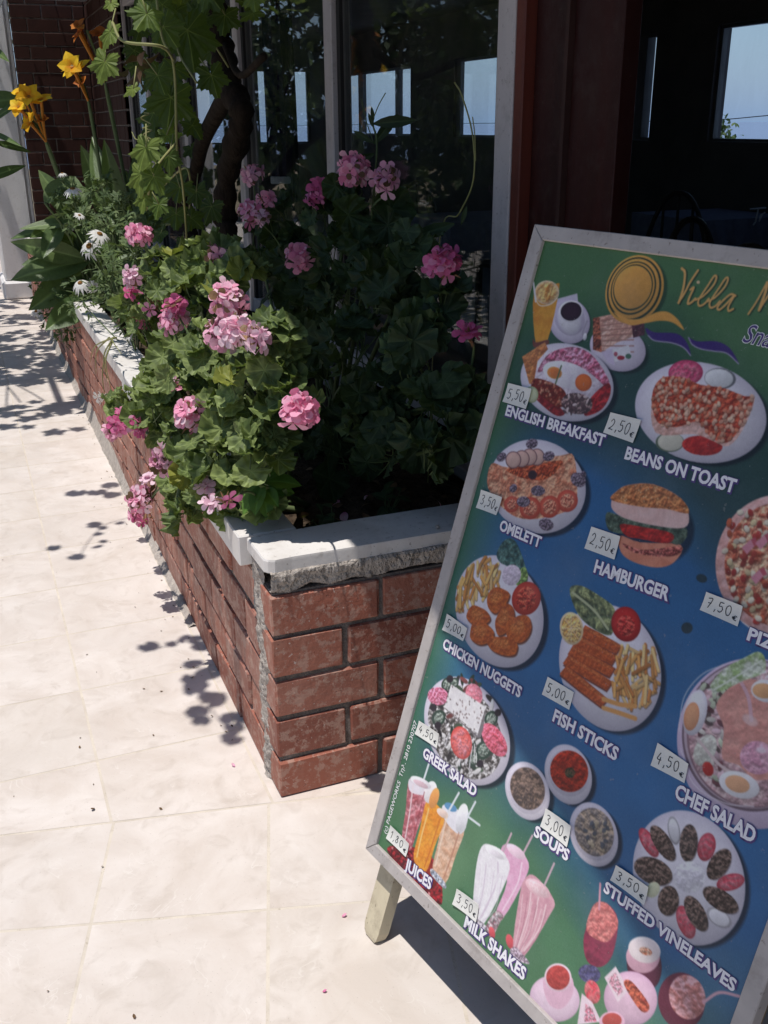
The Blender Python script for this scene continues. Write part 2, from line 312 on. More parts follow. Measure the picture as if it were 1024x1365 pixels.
M['letter_white'] = flat('caption_white', (0.78, 0.76, 0.80)); M['letter_violet'] = flat('caption_violet', (0.085, 0.055, 0.19)); M['letter_plain'] = flat('side_print_white', (0.70, 0.70, 0.70))
M['paper'] = simple('price_paper', (0.74, 0.73, 0.68), (0.64, 0.63, 0.60), 40, 0.8, 0.15, 0.15, 90, 0.002)
M['ink'] = flat('pen_ink', (0.012, 0.012, 0.02)); M['cable'] = flat('cable_black', (0.015, 0.015, 0.016))
M['iron'] = flat('dark_iron', (0.03, 0.03, 0.035)); M['scribble'] = flat('chalk_scribble', (0.5, 0.52, 0.56))

# ------------------------------------------------------------------ ground
def structure(o, kind='structure'): o['kind'] = kind; return o
m = MB(); m.add([(-40, -20, -0.012), (6.6, -20, -0.012), (6.6, 40, -0.012), (-40, 40, -0.012)], [(0, 1, 2, 3)])
structure(m.build('ground', M['earth']))
m = MB(); m.add([(-30000, -30000, -45), (30000, -30000, -45), (30000, 30000, -45), (-30000, 30000, -45)], [(0, 1, 2, 3)])
structure(m.build('sea', M['sea']))
m = MB(); m.add([(-3.2, -3, -0.0004), (1.3, -3, -0.0004), (1.3, 16, -0.0004), (-3.2, 16, -0.0004)], [(0, 1, 2, 3)], 0)
def clip(poly, p, n):                 # keep the side n.(q-p) >= 0
    out = []
    for i in range(len(poly)):
        a, b = poly[i], poly[(i+1) % len(poly)]; da = (a[0]-p[0])*n[0]+(a[1]-p[1])*n[1]; db = (b[0]-p[0])*n[0]+(b[1]-p[1])*n[1]
        if da >= 0: out.append(a)
        if da*db < 0: s_ = da/(da-db); out.append((a[0]+(b[0]-a[0])*s_, a[1]+(b[1]-a[1])*s_))
    return out
SP, SD = (0.119, 1.883), (0.9786, -0.2056)          # the seam where the two tile fields meet
SN = (0.2056, 0.9786)
def tile(poly):
    if len(poly) < 3: return
    r = RNG.random(3); r[2] = 1.0 if r[2] > 0.8 else r[2]*0.4
    z = RNG.normal(0, 0.00008); m.add([(x, y, z) for x, y in poly], [tuple(range(len(poly)))], 1, (*r, 1))
G2 = 0.0032
for i in range(-10, 4):
    for j in range(0, 42):
        x0, x1 = 0.113+i*0.345, 0.113+(i+1)*0.345; y0, y1 = 1.44+j*0.345, 1.44+(j+1)*0.345
        if y0 > 15.6: continue
        q = clip([(x0+G2, y0+G2), (x1-G2, y0+G2), (x1-G2, y1-G2), (x0+G2, y1-G2)], (SP[0]+SN[0]*G2, SP[1]+SN[1]*G2), SN)
        tile(q)
A0 = (0.034, 1.595); ex, ey = (0.9603, -0.279), (0.279, 0.9603)
for i in range(-10, 5):
    for j in range(-11, 6):
        c4 = []
        for a, b in ((i, j), (i+1, j), (i+1, j+1), (i, j+1)):
            u = a*0.337+(G2 if a == i else -G2); v = b*0.337+(G2 if b == j else -G2)
            c4.append((A0[0]+ex[0]*u+ey[0]*v, A0[1]+ex[1]*u+ey[1]*v))
        q = clip(c4, (SP[0]-SN[0]*G2, SP[1]-SN[1]*G2), (-SN[0], -SN[1]))
        q = clip(q, (1.28, 0), (-1, 0)) if q else q
        tile(q)
structure(m.build('pavement', [M['grout'], M['tile']]))

# ------------------------------------------------------------------ brick planter
PX, PY, PE, FX = 0.478, 1.82, 9.36, 1.2            # left face, front face, far end, facade
planter = empty('brick_planter', (0.8, 4.5, 0), 'long red brick planter with a pale stone coping along the window front', 'planter')
m = MB()
def brick(a, b, worn=0.0):
    r = RNG.random(); m.box(a, b, 0, RNG.uniform(.0022, .0055), (r, worn*RNG.uniform(.3, 2.2), 0, 1), 0.0011)
m.box((PX+0.0065, PY+0.0065, 0), (1.16, PY+0.105, 0.509), 1); m.box((PX+0.0065, PY+0.105, 0), (PX+0.105, PE, 0.509), 1)
H = 0.1016
FR = [[0.723, 0.972], [0.645, 0.885, 1.135], [0.727, 0.972], [0.642, 0.885, 1.135], [0.727, 0.972]]
for k in range(5):
    z0, z1 = k*H+(0.001 if k == 0 else 0.006), (k+1)*H-0.005
    xs = [PX]+FR[k]+[1.17]
    for i in range(len(xs)-1):
        o = RNG.normal(0, 0.0012)
        brick((xs[i]+(0.006 if i else 0)+(RNG.normal(0, .001) if i == 0 else 0), PY+o, z0), (xs[i+1]-0.006, PY+0.1, z1), 0.05)
    y = PY+0.113 if k % 2 else PY+0.113
    first = True
    while y < PE-0.02:
        L = 0.245 if not (first and k % 2) else 0.12
        o = RNG.normal(0, 0.0015); y1 = min(y+L-0.011, PE)
        brick((PX+o, y, z0), (PX+0.1, y1, z1), 0.13); y += L; first = False
bw = m.build('brick_wall', [M['brick'], M['mortar']], planter)
# rough cement: bed under the front slab, the corner joint, the foot of the long side
m = MB()
def rough(grid, amp, cols=None):
    n0, n1 = grid.shape[:2]; V = grid.reshape(-1, 3)+RNG.normal(0, amp, (n0*n1, 3))
    m.add(V, [(i*n1+j, i*n1+j+1, (i+1)*n1+j+1, (i+1)*n1+j) for i in range(n0-1) for j in range(n1-1)])
def field(n0, n1, c0, c1, amp):                     # smooth random height field
    G_ = RNG.normal(0, amp, (c0, c1)); A_ = np.array([np.interp(np.linspace(0, c1-1, n1), np.arange(c1), r) for r in G_]); return np.array([np.interp(np.linspace(0, c0-1, n0), np.arange(c0), A_[:, k]) for k in range(n1)]).T
NX_, NP_ = 420, 26
xs = np.linspace(PX+0.004, 1.165, NX_); pk = np.array([(0.030, 0.561), (-0.001, 0.560), (-0.005, 0.552), (-0.003, 0.542), (0.001, 0.532), (0.002, 0.521), (0.006, 0.513), (0.030, 0.511)])
pr = np.stack([np.interp(np.linspace(0, 7, NP_), np.arange(8), pk[:, k]) for k in (0, 1)], 1)
f1 = field(NX_, NP_, 60, 6, .0022)+field(NX_, NP_, 200, 16, .0012); lowf = np.interp(xs, np.linspace(PX, 1.165, 16), RNG.normal(0, 0.005, 16))
wv = np.clip(np.minimum(np.arange(NP_), NP_-1-np.arange(NP_))/4, 0, 1)
g = np.array([[(x, PY+pr[i, 0]+f1[j, i]*wv[i], pr[i, 1]+lowf[j]*wv[i]*(i > 8)) for i in range(NP_)] for j, x in enumerate(xs)]); rough(g, 0.0005)
NZ_, NY_ = 200, 24
zs = np.linspace(0.0, 0.575, NZ_); ys = np.linspace(0.056, 0.140, NY_); wob = np.interp(zs, np.linspace(0, .575, 12), RNG.normal(0, 0.008, 12)); f1 = field(NZ_, NY_, 40, 8, .0022)+field(NZ_, NY_, 110, 16, .0012)
g = np.array([[(PX+max(-.008, .011*(abs(i-NY_/2+.5)/(NY_/2))**2.2-.0035+f1[j, i]), PY+ys[i]+wob[j], z) for i in range(NY_)] for j, z in enumerate(zs)]); rough(g, 0.0004)
ys = np.linspace(PY+0.9, PE, 220); hh = np.interp(ys, np.linspace(PY+.9, PE, 30), RNG.uniform(0.0, 0.06, 30))*np.clip((ys-PY-0.9)/1.2, 0, 1)
g = np.array([[(PX+0.006, y, h+0.03*min(1,(y-PY-.9))), (PX-0.004, y, h+0.01), (PX-0.014, y, h*0.4+0.002), (PX-0.022-RNG.random()*.006, y, -0.003)] for y, h in zip(ys, hh)]); rough(g, 0.0012)
m.build('cement', M['cement'], planter, smooth=True)
# coping
def slab(name, poly, z0, z1, ch, parent):
    n = len(poly); P = np.array(poly, float); c = P.mean(0); Q = c+(P-c)*(1-ch/np.abs(P-c).max()*1.2)
    mm = MB(); V = [(x, y, z0) for x, y in P]+[(x, y, z1-ch) for x, y in P]+[(x, y, z1) for x, y in Q]
    F = [tuple(range(n))[::-1], tuple(range(2*n, 3*n))]+[(a*n+i, a*n+(i+1) % n, (a+1)*n+(i+1) % n, (a+1)*n+i) for a in (0, 1) for i in range(n)]
    mm.add(V, F); return mm.build(name, M['marble'], parent)
slab('coping_slab', [(0.470, 1.957), (0.472, 1.834), (0.479, 1.8235), (0.492, 1.818), (0.53, 1.821), (0.70, 1.8195), (1.165, 1.8195), (1.165, 1.967), (0.70, 1.968)], 0.559, 0.588, 0.004, planter)
yy = [1.972, 2.92, 3.62, 3.70, 4.75, 5.9, 7.0, 8.2, 9.36]
for i in range(8):
    x0 = 0.455 if i < 3 else 0.468; z = 0.585 if i < 3 else 0.571
    if i == 2: continue
    mm = MB(); mm.box((x0, yy[i]+0.003, 0.515), (0.587+RNG.normal(0, .003), yy[i+1]-0.003 if i != 1 else 3.69, z+RNG.normal(0, .0015)), 0, 0.003); mm.build('coping_slab', M['marble'], planter)
mm = MB(); mm.box((PX+0.1, PY+0.1, 0.40), (1.15, PE, 0.44), 0); nx, ny = 16, 150
gx = np.linspace(0.58, 1.15, nx); gy = np.linspace(1.93, PE, ny); V = np.array([[(x, y, 0.50+RNG.normal(0, 0.009)) for x in gx] for y in gy]).reshape(-1, 3)
mm.add(V, [(i*nx+j, i*nx+j+1, (i+1)*nx+j+1, (i+1)*nx+j) for i in range(ny-1) for j in range(nx-1)])
so = mm.build('soil', M['soil'], None, (0.8, 4.5, 0.4)); structure(so, 'stuff')

# ------------------------------------------------------------------ restaurant building
B = empty('restaurant_building', (3.6, 7.0, 0), 'dark restaurant front with white window frames and a red wooden doorway', 'building')
def part(name, boxes, mat, parent=B, ch=0.0):
    mm = MB()
    for a, b in boxes: mm.box(a, b, 0, ch)
    return mm.build(name, M[mat], parent)
def bricks_x(mm, x, y0, y1, z0, z1, th=0.1):      # brick courses on a wall facing -X
    k = 0; z = z0
    while z < z1-0.02:
        y = y0-(0.12 if k % 2 else 0)
        while y < y1:
            a, b = max(y, y0), min(y+0.235, y1)
            if b-a > 0.02: mm.box((x+RNG.normal(0, .001), a, z+0.005), (x+th, b, min(z+0.0966, z1)), 0, 0.003, (RNG.random(), 0.1, 0, 1))
            y += 0.245
        z += H; k += 1
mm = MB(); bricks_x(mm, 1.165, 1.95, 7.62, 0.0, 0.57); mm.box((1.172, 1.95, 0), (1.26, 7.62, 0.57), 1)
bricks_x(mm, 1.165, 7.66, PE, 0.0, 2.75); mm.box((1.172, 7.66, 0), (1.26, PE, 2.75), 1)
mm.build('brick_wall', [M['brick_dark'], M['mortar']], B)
part('window_sill', [((1.085, 1.99, 0.572), (1.17, 7.62, 0.600))], 'sill', B, 0.003)
part('lintel', [((1.17, -3.0, 2.25), (1.30, 7.66, 2.80))], 'dark_wall')
part('floor', [((1.27, -3.0, -0.002), (6.5, 17.0, 0.03))], 'dark_floor')
part('ceiling', [((1.30, -3.0, 2.68), (5.9, 16.5, 2.74))], 'dark_wall')
part('roof', [((1.165, -3.3, 2.801), (6.2, 17.0, 2.95))], 'roof')
# five windows: white side posts, grey sliding sashes, bottom rail, panes
mul = [2.162, 3.385, 4.60, 5.76, 6.88, 7.62]
for i in range(5):
    y0, y1 = mul[i], mul[i+1]; w = 0.080 if i == 0 else 0.078
    f = part('window_frame', [((1.195, y0, 0.602), (1.262, y0+w, 2.25)), ((1.205, y0+w, 0.602), (1.255, y1, 0.668)), ((1.205, y0+w, 2.17), (1.255, y1, 2.25))], 'frame_white', B, 0.003)
    s0, s1 = y0+w, y1
    for a, b in ((s0+0.002, s0+0.03), (s1-0.035, s1-0.004)):
        mm = MB(); mm.box((1.212, a, 0.669), (1.2238, b, 2.169), 1); mm.box((1.224, a, 0.669), (1.25, b, 2.169), 0, 0.002); mm.build('sash_stile', [M['frame_grey'], M['gasket']], f)
    if i in (2, 3): mm = MB(); mm.box((1.226, s0+0.03, 0.669), (1.252, s0+0.12, 2.169), 0, 0.002); mm.build('sash_stile', M['frame_grey'], f)
    mm = MB(); mm.box((1.228, s0+0.028, 0.66), (1.232, s1-0.03, 2.18)); mm.build('pane', M['glass'], f)
part('mullion_end', [((1.195, 7.62, 0.602), (1.262, 7.66, 2.25))], 'frame_white')
# doorway: bright red-brown trim, dark wooden panel with a batten
d = part('door_panel', [((1.225, 1.981, 0.0), (1.265, 2.118, 2.25))], 'dark_wood', B, 0.002); part('door_panel', [((1.228, 1.79, 0.0), (1.268, 1.966, 2.25))], 'dark_wood', B, 0.002)
part('batten', [((1.215, 1.967, 0.0), (1.27, 1.980, 2.25))], 'seam_wood', d)
part('door_trim', [((1.197, 2.120, 0.0), (1.262, 2.159, 2.25))], 'red_wood', B, 0.003); part('door_trim', [((1.205, 0.10, 0.0), (1.262, 0.16, 2.25))], 'red_wood', B, 0.003)
part('facade_wall', [((1.18, -3.0, 0), (1.30, 0.10, 2.25))], 'dark_wall')
# back walls with their windows towards the sea
def wall_x(x, th, y0, y1, wins, zb, zt):
    bx = [((x, y0, 0.03), (x+th, y1, zb)), ((x, y0, zt), (x+th, y1, 2.68))]; y = y0
    for a, b in wins: bx.append(((x, y, zb), (x+th, a, zt))); y = b
    bx.append(((x, y, zb), (x+th, y1, zt))); return bx
WR = [(3.6, 7.28), (8.09, 8.9), (10.6, 12.17), (13.52, 16.3)]
part('back_wall', wall_x(5.9, 0.14, -3.0, 16.64, WR, 1.26, 2.15), 'dark_wall')
part('back_wall', [((1.3, -3.14, 0.03), (5.9, -3.0, 2.68))], 'dark_wall')
WE = [(1.85, 2.45), (2.58, 3.26), (3.5, 4.06), (4.56, 5.44)]; bx = [((1.26, 16.5, 0.03), (5.9, 16.64, 1.13)), ((1.26, 16.5, 2.2), (5.9, 16.64, 2.68))]; x = 1.26
for a, b in WE: bx.append(((x, 16.5, 1.13), (a, 16.64, 2.2))); x = b
bx.append(((x, 16.5, 1.13), (5.9, 16.64, 2.2))); part('back_wall', bx, 'dark_wall')
part('side_wall', [((1.17, PE+0.14, 0.0), (1.30, 16.64, 2.75))], 'dark_wall')
for k, (a, b) in enumerate(WR):
    e = 0.035 if k != 2 else 0.13
    bxs = [((5.93, a, 1.262), (5.98, a+0.03, 2.148)), ((5.93, b-e, 1.262), (5.98, b, 2.148)), ((5.93, a+.03, 2.12), (5.98, b-e, 2.148)), ((5.93, a+.03, 1.262), (5.98, b-e, 1.285))]
    if k == 3: bxs += [((5.93, 13.98, 1.285), (5.985, 14.13, 2.12)), ((5.93, 15.40, 1.285), (5.985, 15.60, 2.12))]
    if k == 1: bxs += [((5.90, 8.215, 1.285), (5.985, 8.42, 2.12))]
    f = part('window_frame', bxs, 'frame_grey', B)
    mm = MB(); mm.box((5.952, a+0.02, 1.27), (5.956, b-0.02, 2.13)); mm.build('pane', M['glass'], f)
for a, b in WE:
    f = part('window_frame', [((a, 16.53, 1.132), (a+0.04, 16.58, 2.198)), ((b-0.04, 16.53, 1.132), (b, 16.58, 2.198)), ((a+.04, 16.53, 1.132), (b-.04, 16.58, 1.16))], 'frame_grey', B)
    mm = MB(); mm.box((a+.02, 16.552, 1.14), (b-.02, 16.556, 2.19)); mm.build('pane', M['glass'], f)
# white pillar and the brick pier at the far end of the planter
pl = empty('white_pillar', (0.42, 9.75, 0), 'white painted square pillar with a stepped foot beside the dark brick pier', 'pillar')
mm = MB(); mm.box((0.27, 9.48, 0.16), (0.55, 10.1, 2.9), 0, 0.012); mm.box((0.551, 9.50, 0.16), (0.585, 9.9, 2.9), 0, 0.008); mm.build('shaft', M['white_paint'], pl)
mm = MB(); mm.box((0.24, 9.44, 0.0), (0.615, 10.15, 0.158), 0, 0.02); mm.build('base', M['white_paint'], pl)
mm = MB(); k = 0; z = 0.0
while z < 2.9:
    x = 0.587-(0.12 if k % 2 else 0)
    while x < 1.16:
        a, b = max(x, 0.587), min(x+0.235, 1.16)
        if b-a > .02: mm.box((a, PE+RNG.normal(0, .001), z+.005), (b, PE+0.1, z+.0966), 0, 0.003, (RNG.random(), .1, 0, 1))
        x += 0.245
    z += H; k += 1
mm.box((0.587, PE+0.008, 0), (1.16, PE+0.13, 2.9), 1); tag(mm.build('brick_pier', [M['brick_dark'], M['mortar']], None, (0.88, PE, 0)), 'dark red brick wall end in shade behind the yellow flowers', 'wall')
# awning over the front, its edge sets where the shade begins
aw = empty('awning', (1.17, 3.0, 2.45), 'flat grey canvas awning fixed over the windows and doorway', 'awning')
mm = MB(); mm.box((0.345, -3.0, 2.352), (1.165, 4.45, 2.360)); mm.box((0.341, -3.0, 2.22), (0.345, 4.45, 2.360)); mm.build('canopy', M['canvas'], aw)
mm = MB(); mm.box((0.47, 4.47, 2.352), (1.165, 9.2, 2.360)); mm.box((0.466, 4.47, 2.22), (0.47, 9.2, 2.360)); mm.build('canopy', M['canvas'], aw)  # unseen length, made narrower so the yellow flowers stay sunlit
for y in np.arange(-2.8, 8.6, 1.4): mm = MB(); mm.box((0.48, y, 2.361), (1.165, y+0.03, 2.39)); mm.build('arm', M['steel'], aw)
# pergola and added hedge on the far side of the path
pg = empty('pergola', (-0.6, 7.2, 0), 'grey steel pergola frame carrying the vine over the path', 'pergola')
for y, t_ in ((5.28, .022), (6.20, .010), (7.9, .02)):
    mm = MB(); mm.box((-2.4, y, 2.50), (1.1, y+t_*1.6, 2.50+t_*1.6)); mm.build('beam', M['steel'], pg)
mm = MB(); mm.box((-0.175, 5.3, 2.54), (-0.14, 6.45, 2.575)); mm.build('beam', M['steel'], pg)
for y in (5.285, 7.905):
    mm = MB(); mm.box((-2.4, y, 0), (-2.36, y+.03, 2.50)); mm.build('post', M['steel'], pg)

# ------------------------------------------------------------------ inside and beyond
def table(x, y, label):
    t = empty('dining_table', (x, y, 0.03), label, 'table', 'tables inside the dark restaurant')
    mm = MB(); mm.box((x-.40, y-.40, .735), (x+.40, y+.40, .76), 0, .004); mm.build('tabletop', M['black_wood'], t)
    for sx in (-1, 1):
        for sy in (-1, 1):
            mm = MB(); mm.box((x+sx*.35-.022, y+sy*.35-.022, .03), (x+sx*.35+.022, y+sy*.35+.022, .734)); mm.build('leg', M['black_wood'], t)
    mm = MB(); n = 40
    ang = np.linspace(0, 2*np.pi, n, endpoint=False); sq = np.stack([np.cos(ang), np.sin(ang)], 1); sq /= np.abs(sq).max(1)[:, None]
    V = [(x, y, .764)]+[(x+a*.415, y+b*.415, .764) for a, b in sq]+[(x+a*(.43+.02*math.sin(i*2.4)), y+b*(.43+.02*math.sin(i*2.4)), .50) for i, (a, b) in enumerate(sq)]
    mm.add(V, [(0, 1+i, 1+(i+1) % n) for i in range(n)]+[(1+i, 1+n+i, 1+n+(i+1) % n, 1+(i+1) % n) for i in range(n)])
    tag(mm.build('tablecloth', M['blue_cloth'], None, (x, y, .764)), label.replace('table with a dark blue cloth', 'dark blue cloth on the table', 1), 'tablecloth', 'cloths on the tables inside')
def chair_(x, y, rz, label):
    t = empty('dining_chair', (x, y, 0.03), label, 'chair', 'chairs inside the dark restaurant')
    R = np.array([[math.cos(rz), -math.sin(rz), 0], [math.sin(rz), math.cos(rz), 0], [0, 0, 1]])
    def bl(name, mm):
        mm.v = [v @ R.T+np.array([x, y, .03]) for v in mm.v]; mm.build(name, M['black_wood'], t)
    mm = MB(); mm.box((-.21, -.20, .43), (.21, .20, .46), 0, .008); bl('seat', mm)
    for sx in (-1, 1):
        for sy in (-1, 1): mm = MB(); mm.box((sx*.18-.018, sy*.17-.018, 0), (sx*.18+.018, sy*.17+.018, .43)); bl('leg', mm)
    mm = MB(); a = np.linspace(-1, 1, 17); out = [(.21*k, -.20-.02*(1-k*k), .46+.48*(1-abs(k)**2.4*.75)) for k in a]
    mm.tube([(-.20, -.19, .44)]+out+[(.20, -.19, .44)], .016, 8)
    for k in (-.5, 0, .5): mm.tube([(.2*k, -.20, .44), (.2*k, -.215, .46+.48*(1-abs(k)**2.4*.75))], .010, 6)
    bl('backrest', mm)
table(3.45, 3.35, 'table with a dark blue cloth just inside the doorway, nearest the menu board')
table(5.25, 6.35, 'table with a dark blue cloth by the sea window behind the doorway')
table(3.6, 7.0, 'table with a dark blue cloth behind the window right of the middle post')
for k, (x, y, r, l) in enumerate([(3.35, 3.95, 3.2, 'dark round backed chair behind the nearest table in the doorway'), (3.0, 3.15, -1.4, 'dark round backed chair at the path side of the nearest table'), (4.7, 5.95, -0.9, 'dark round backed chair under the sea window seen through the doorway'), (3.6, 6.4, 0.1, 'dark round backed chair behind the middle window pane'), (3.5, 7.65, 3.2, 'dark round backed chair on the far side of the table behind glass')]): chair_(x, y, r, l)
mm = MB()
for q_ in ([(1000, 279), (1021, 277)], [(1011, 278), (1007, 296), (1004, 300)], [(1017, 284), (1012, 295), (1014, 287), (1020, 283)]): mm.tube([at(a, b, y=5.905) for a, b in q_], .006, 5)
cl_ = [o for o in bpy.data.objects if o.name.startswith('tablecloth')][1]; mm.build('cloth_mark', M['scribble'], cl_)
# closed parasols standing behind the glass
def parasol(x, y, zb, r, mat, label, lean):
    t = empty('folded_parasol', (x, y, 0.03), label, 'parasol', 'folded parasols behind the window'); n = 18
    mm = MB(); prof = [(r*.75, zb), (r*1.05, zb+.18), (r*1.0, zb+.6), (r*.8, zb+1.1), (r*.3, zb+1.38)]; V = []
    for q, (rr, z) in enumerate(prof):
        for j in range(n): a = 2*math.pi*j/n; R_ = rr*(1+.14*math.cos(j*math.pi)); V.append((x+lean*(z-1.4)+R_*math.cos(a), y+R_*math.sin(a), z))
    mm.add(V, [(i*n+j, i*n+(j+1) % n, (i+1)*n+(j+1) % n, (i+1)*n+j) for i in range(4) for j in range(n)]+[tuple(range(n))[::-1], tuple(4*n+j for j in range(n))]); mm.build('canopy', M[mat], t)
    mm = MB(); mm.tube([(x+lean*(-1.3), y, .08), (x+lean*(zb-1.3), y, zb+.05)], .019, 10); mm.build('pole', M['navy'], t)
    mm = MB(); mm.lathe([(.20, 0), (.20, .03), (.10, .05), (.03, .09)], (x-lean*1.3, y, .03), 24); mm.build('base', M['iron'], t)
    return t
t = parasol(1.72, 5.78, 1.13, .062, 'navy', 'closed navy parasol with a white band standing behind the window', -.012)
mm = MB(); mm.lathe([(.052, 0), (.058, .004), (.058, .036), (.052, .04)], (1.715, 5.78, 1.105), 20); mm.build('tie_band', M['white_band'], t)
parasol(1.95, 6.30, 1.0, .034, 'teal', 'slimmer dark teal furled parasol right behind the navy one', -.004)
# overhead wire and trees outside the back windows
mm = MB(); mm.tube(spline([(18, 6, 2.5), (18, 14, 1.86), (18, 20.1, 1.536), (18, 22.3, 1.45), (18, 28, 1.42), (18, 36, 1.41), (18, 45, 1.40), (18, 60, 1.37), (18, 80, 1.4)], 6), 0.011, 6)
tag(mm.build('power_cable', M['cable'], None, (18, 10, 1.5)), 'thin black cable crossing the sea view outside the windows', 'cable')

# ------------------------------------------------------------------ plants
def unit(v): v = np.asarray(v, float); return v/(np.linalg.norm(v, axis=-1, keepdims=True)+1e-12)
def t_geranium(n=30, lobes=7):
    """round scalloped leaf, stalk at the origin, tip along +Y; Col = (radius, -, rib)"""
    V = [(0, 0, 0)]; C = [(0, 1)]
    for rr in (0.34, 0.7, 1.0):
        for j in range(n):
            th = 2*math.pi*j/n; d = abs(th-math.pi)
            R = (1+0.055*math.cos(lobes*th)+0.02*math.cos(3*lobes*th))*(0.30+0.70*min(1, (d/0.30)) if d < 0.30 else 1.0)
            R = rr*R if rr == 1.0 else rr*((R+1)/2)
            z = 0.16*rr**2+0.055*rr*math.cos(lobes*th+math.pi)+((0.07*math.sin(2*lobes*th+1.0)+0.07*math.sin(3*th+2)) if rr == 1.0 else 0.03*math.sin(3*th+2)*rr)+(.03*math.sin(5*th+.7) if rr > .6 else 0)
            V.append((R*math.sin(th), R*math.cos(th), z)); C.append((rr, 0.5+0.5*math.cos(lobes*th)))
    F = [(0, 1+j, 1+(j+1) % n) for j in range(n)]+[(1+k*n+j, 1+(k+1)*n+j, 1+(k+1)*n+(j+1) % n, 1+k*n+(j+1) % n) for k in (0, 1) for j in range(n)]
    return np.array(V), F, np.array(C)
def t_blade(w=0.3, n=7, droop=0.35, fold=0.25, pw=1.0, side=3):
    """lance leaf from origin to (0,1,0) with arch and midrib fold"""
    V = []; C = []; us = np.linspace(-1, 1, side*2-1)
    for i in range(n):
        s = i/(n-1); hw = w*0.5*(math.sin(math.pi*min(1, s**pw*0.97+0.03)))**0.85
        for u in us: V.append((u*hw, s, -droop*s*s+abs(u)*hw*fold)); C.append((s, 1-abs(u)))
    m_ = len(us); F = [(i*m_+j, i*m_+j+1, (i+1)*m_+j+1, (i+1)*m_+j) for i in range(n-1) for j in range(m_-1)]
    return np.array(V), F, np.array(C)
def t_vine(n=50):
    """five-lobed toothed leaf"""
    key = [(0, 1.0), (24, .70), (38, .62), (62, .92), (86, .60), (104, .55), (128, .74), (152, .50), (170, .34), (180, .10)]
    a = np.array([k[0] for k in key]); r = np.array([k[1] for k in key]); V = [(0, 0, 0)]; C = [(0, 1)]
    for rr in (0.5, 1.0):
        for j in range(n):
            th = 360*j/n; d = min(th, 360-th); R = np.interp(d, a, r)
            if rr == 1.0: R *= 1+0.07*(1 if j % 2 else -1)
            rib = max(math.exp(-((d-k)/7)**2) for k in (0, 62, 128))
            V.append((rr*R*math.sin(math.radians(th)), rr*R*math.cos(math.radians(th)), 0.10*rr*rib-0.16*(rr*R)**2+0.03*math.sin(j*1.7)*rr)); C.append((rr*R, rib))
    F = [(0, 1+j, 1+(j+1) % n) for j in range(n)]+[(1+j, 1+n+j, 1+n+(j+1) % n, 1+(j+1) % n) for j in range(n)]
    return np.array(V), F, np.array(C)
GER, VINE = [t_geranium(30, 7), t_geranium(30, 6)], t_vine()
def put(mb, T, pos, nrm, up, size, mi=0, rnd=None, squash=1.0):
    V, F, C = T; z = unit(nrm); y = unit(np.asarray(up, float)-z*(np.asarray(up, float) @ z)); x = np.cross(y, z)
    P = np.asarray(pos)+(V[:, :1]*x*squash+V[:, 1:2]*y+V[:, 2:]*z)*size
    g = RNG.random() if rnd is None else rnd
    mb.add(P, F, mi, np.stack([C[:, 0], np.full(len(V), g), C[:, 1], np.ones(len(V))], 1))
CAMP = np.array([0, 0, EYE])
def blob_leaves(mb, stems, blobs, size, dens=1.0, root=None, vyel=0.03, tilt=0.5, jit=.4):
    for (px, py, x, rp) in blobs:
        c = at(px, py, x=x); R = span(c, rp); n = max(3, int(dens*5.2*(R/0.05)**1.55))
        for _ in range(n):
            d = unit(RNG.normal(0, 1, 3)); d = unit(d+unit(CAMP-c)*0.55+np.array([0, 0, 0.25])); r = R*(0.45+0.6*RNG.random()**0.6)
            p = c+d*r*np.array([1, 1, 0.95])
            nr = unit(d*0.55+np.array([-.15, -.2, tilt])+RNG.normal(0, jit, 3)); s = size*RNG.uniform(0.62, 1.18)
            out = unit(np.array([d[0], d[1], -0.25])+RNG.normal(0, .35, 3))
            T0 = GER[int(RNG.integers(2))]; zk = RNG.uniform(.5, 3.0); put(mb, (T0[0]*np.array([1, 1, zk]), T0[1], T0[2]), p, nr, out, s, 1 if RNG.random() < vyel else 0, squash=RNG.uniform(0.85, 1.08))
            b = c-np.array([0, 0, R*.5])+RNG.normal(0, R*.25, 3); stems.tube(spline([b, (b+p)/2+RNG.normal(0, .01, 3), p-nr*0.002], 3), 0.0016, 5)
def floret(mb, p, out, s, mi, rnd):
    out = unit(out); a = unit(np.cross(out, RNG.normal(0, 1, 3))); b = np.cross(out, a); th0 = RNG.random()*6.28
    for k in range(5):
        th = th0+k*2*math.pi/5+RNG.normal(0, .09); d = a*math.cos(th)+b*math.sin(th); w = np.cross(out, d); L = s*RNG.uniform(.88, 1.12); cup = RNG.uniform(.15, .45)
        V = [p, p+d*L*.35+w*L*.16+out*L*cup*.25, p+d*L*.35-w*L*.16+out*L*cup*.25, p+d*L*.75+w*L*.36+out*L*cup*.5, p+d*L*.78+out*L*cup*.42, p+d*L*.75-w*L*.36+out*L*cup*.5,
             p+d*L*1.0+w*L*.22+out*L*cup*.45, p+d*L*1.04+out*L*cup*.40, p+d*L*1.0-w*L*.22+out*L*cup*.45]
        q = np.clip(rnd+RNG.normal(0, .12), 0, 1); cc = [(r, q, 0, 1) for r in (0, .35, .35, .75, .75, .75, 1, 1, 1)]
        mb.add(V, [(0, 1, 2), (1, 3, 4), (1, 4, 2), (2, 4, 5), (3, 6, 7, 4), (4, 7, 8, 5)], mi, cc)
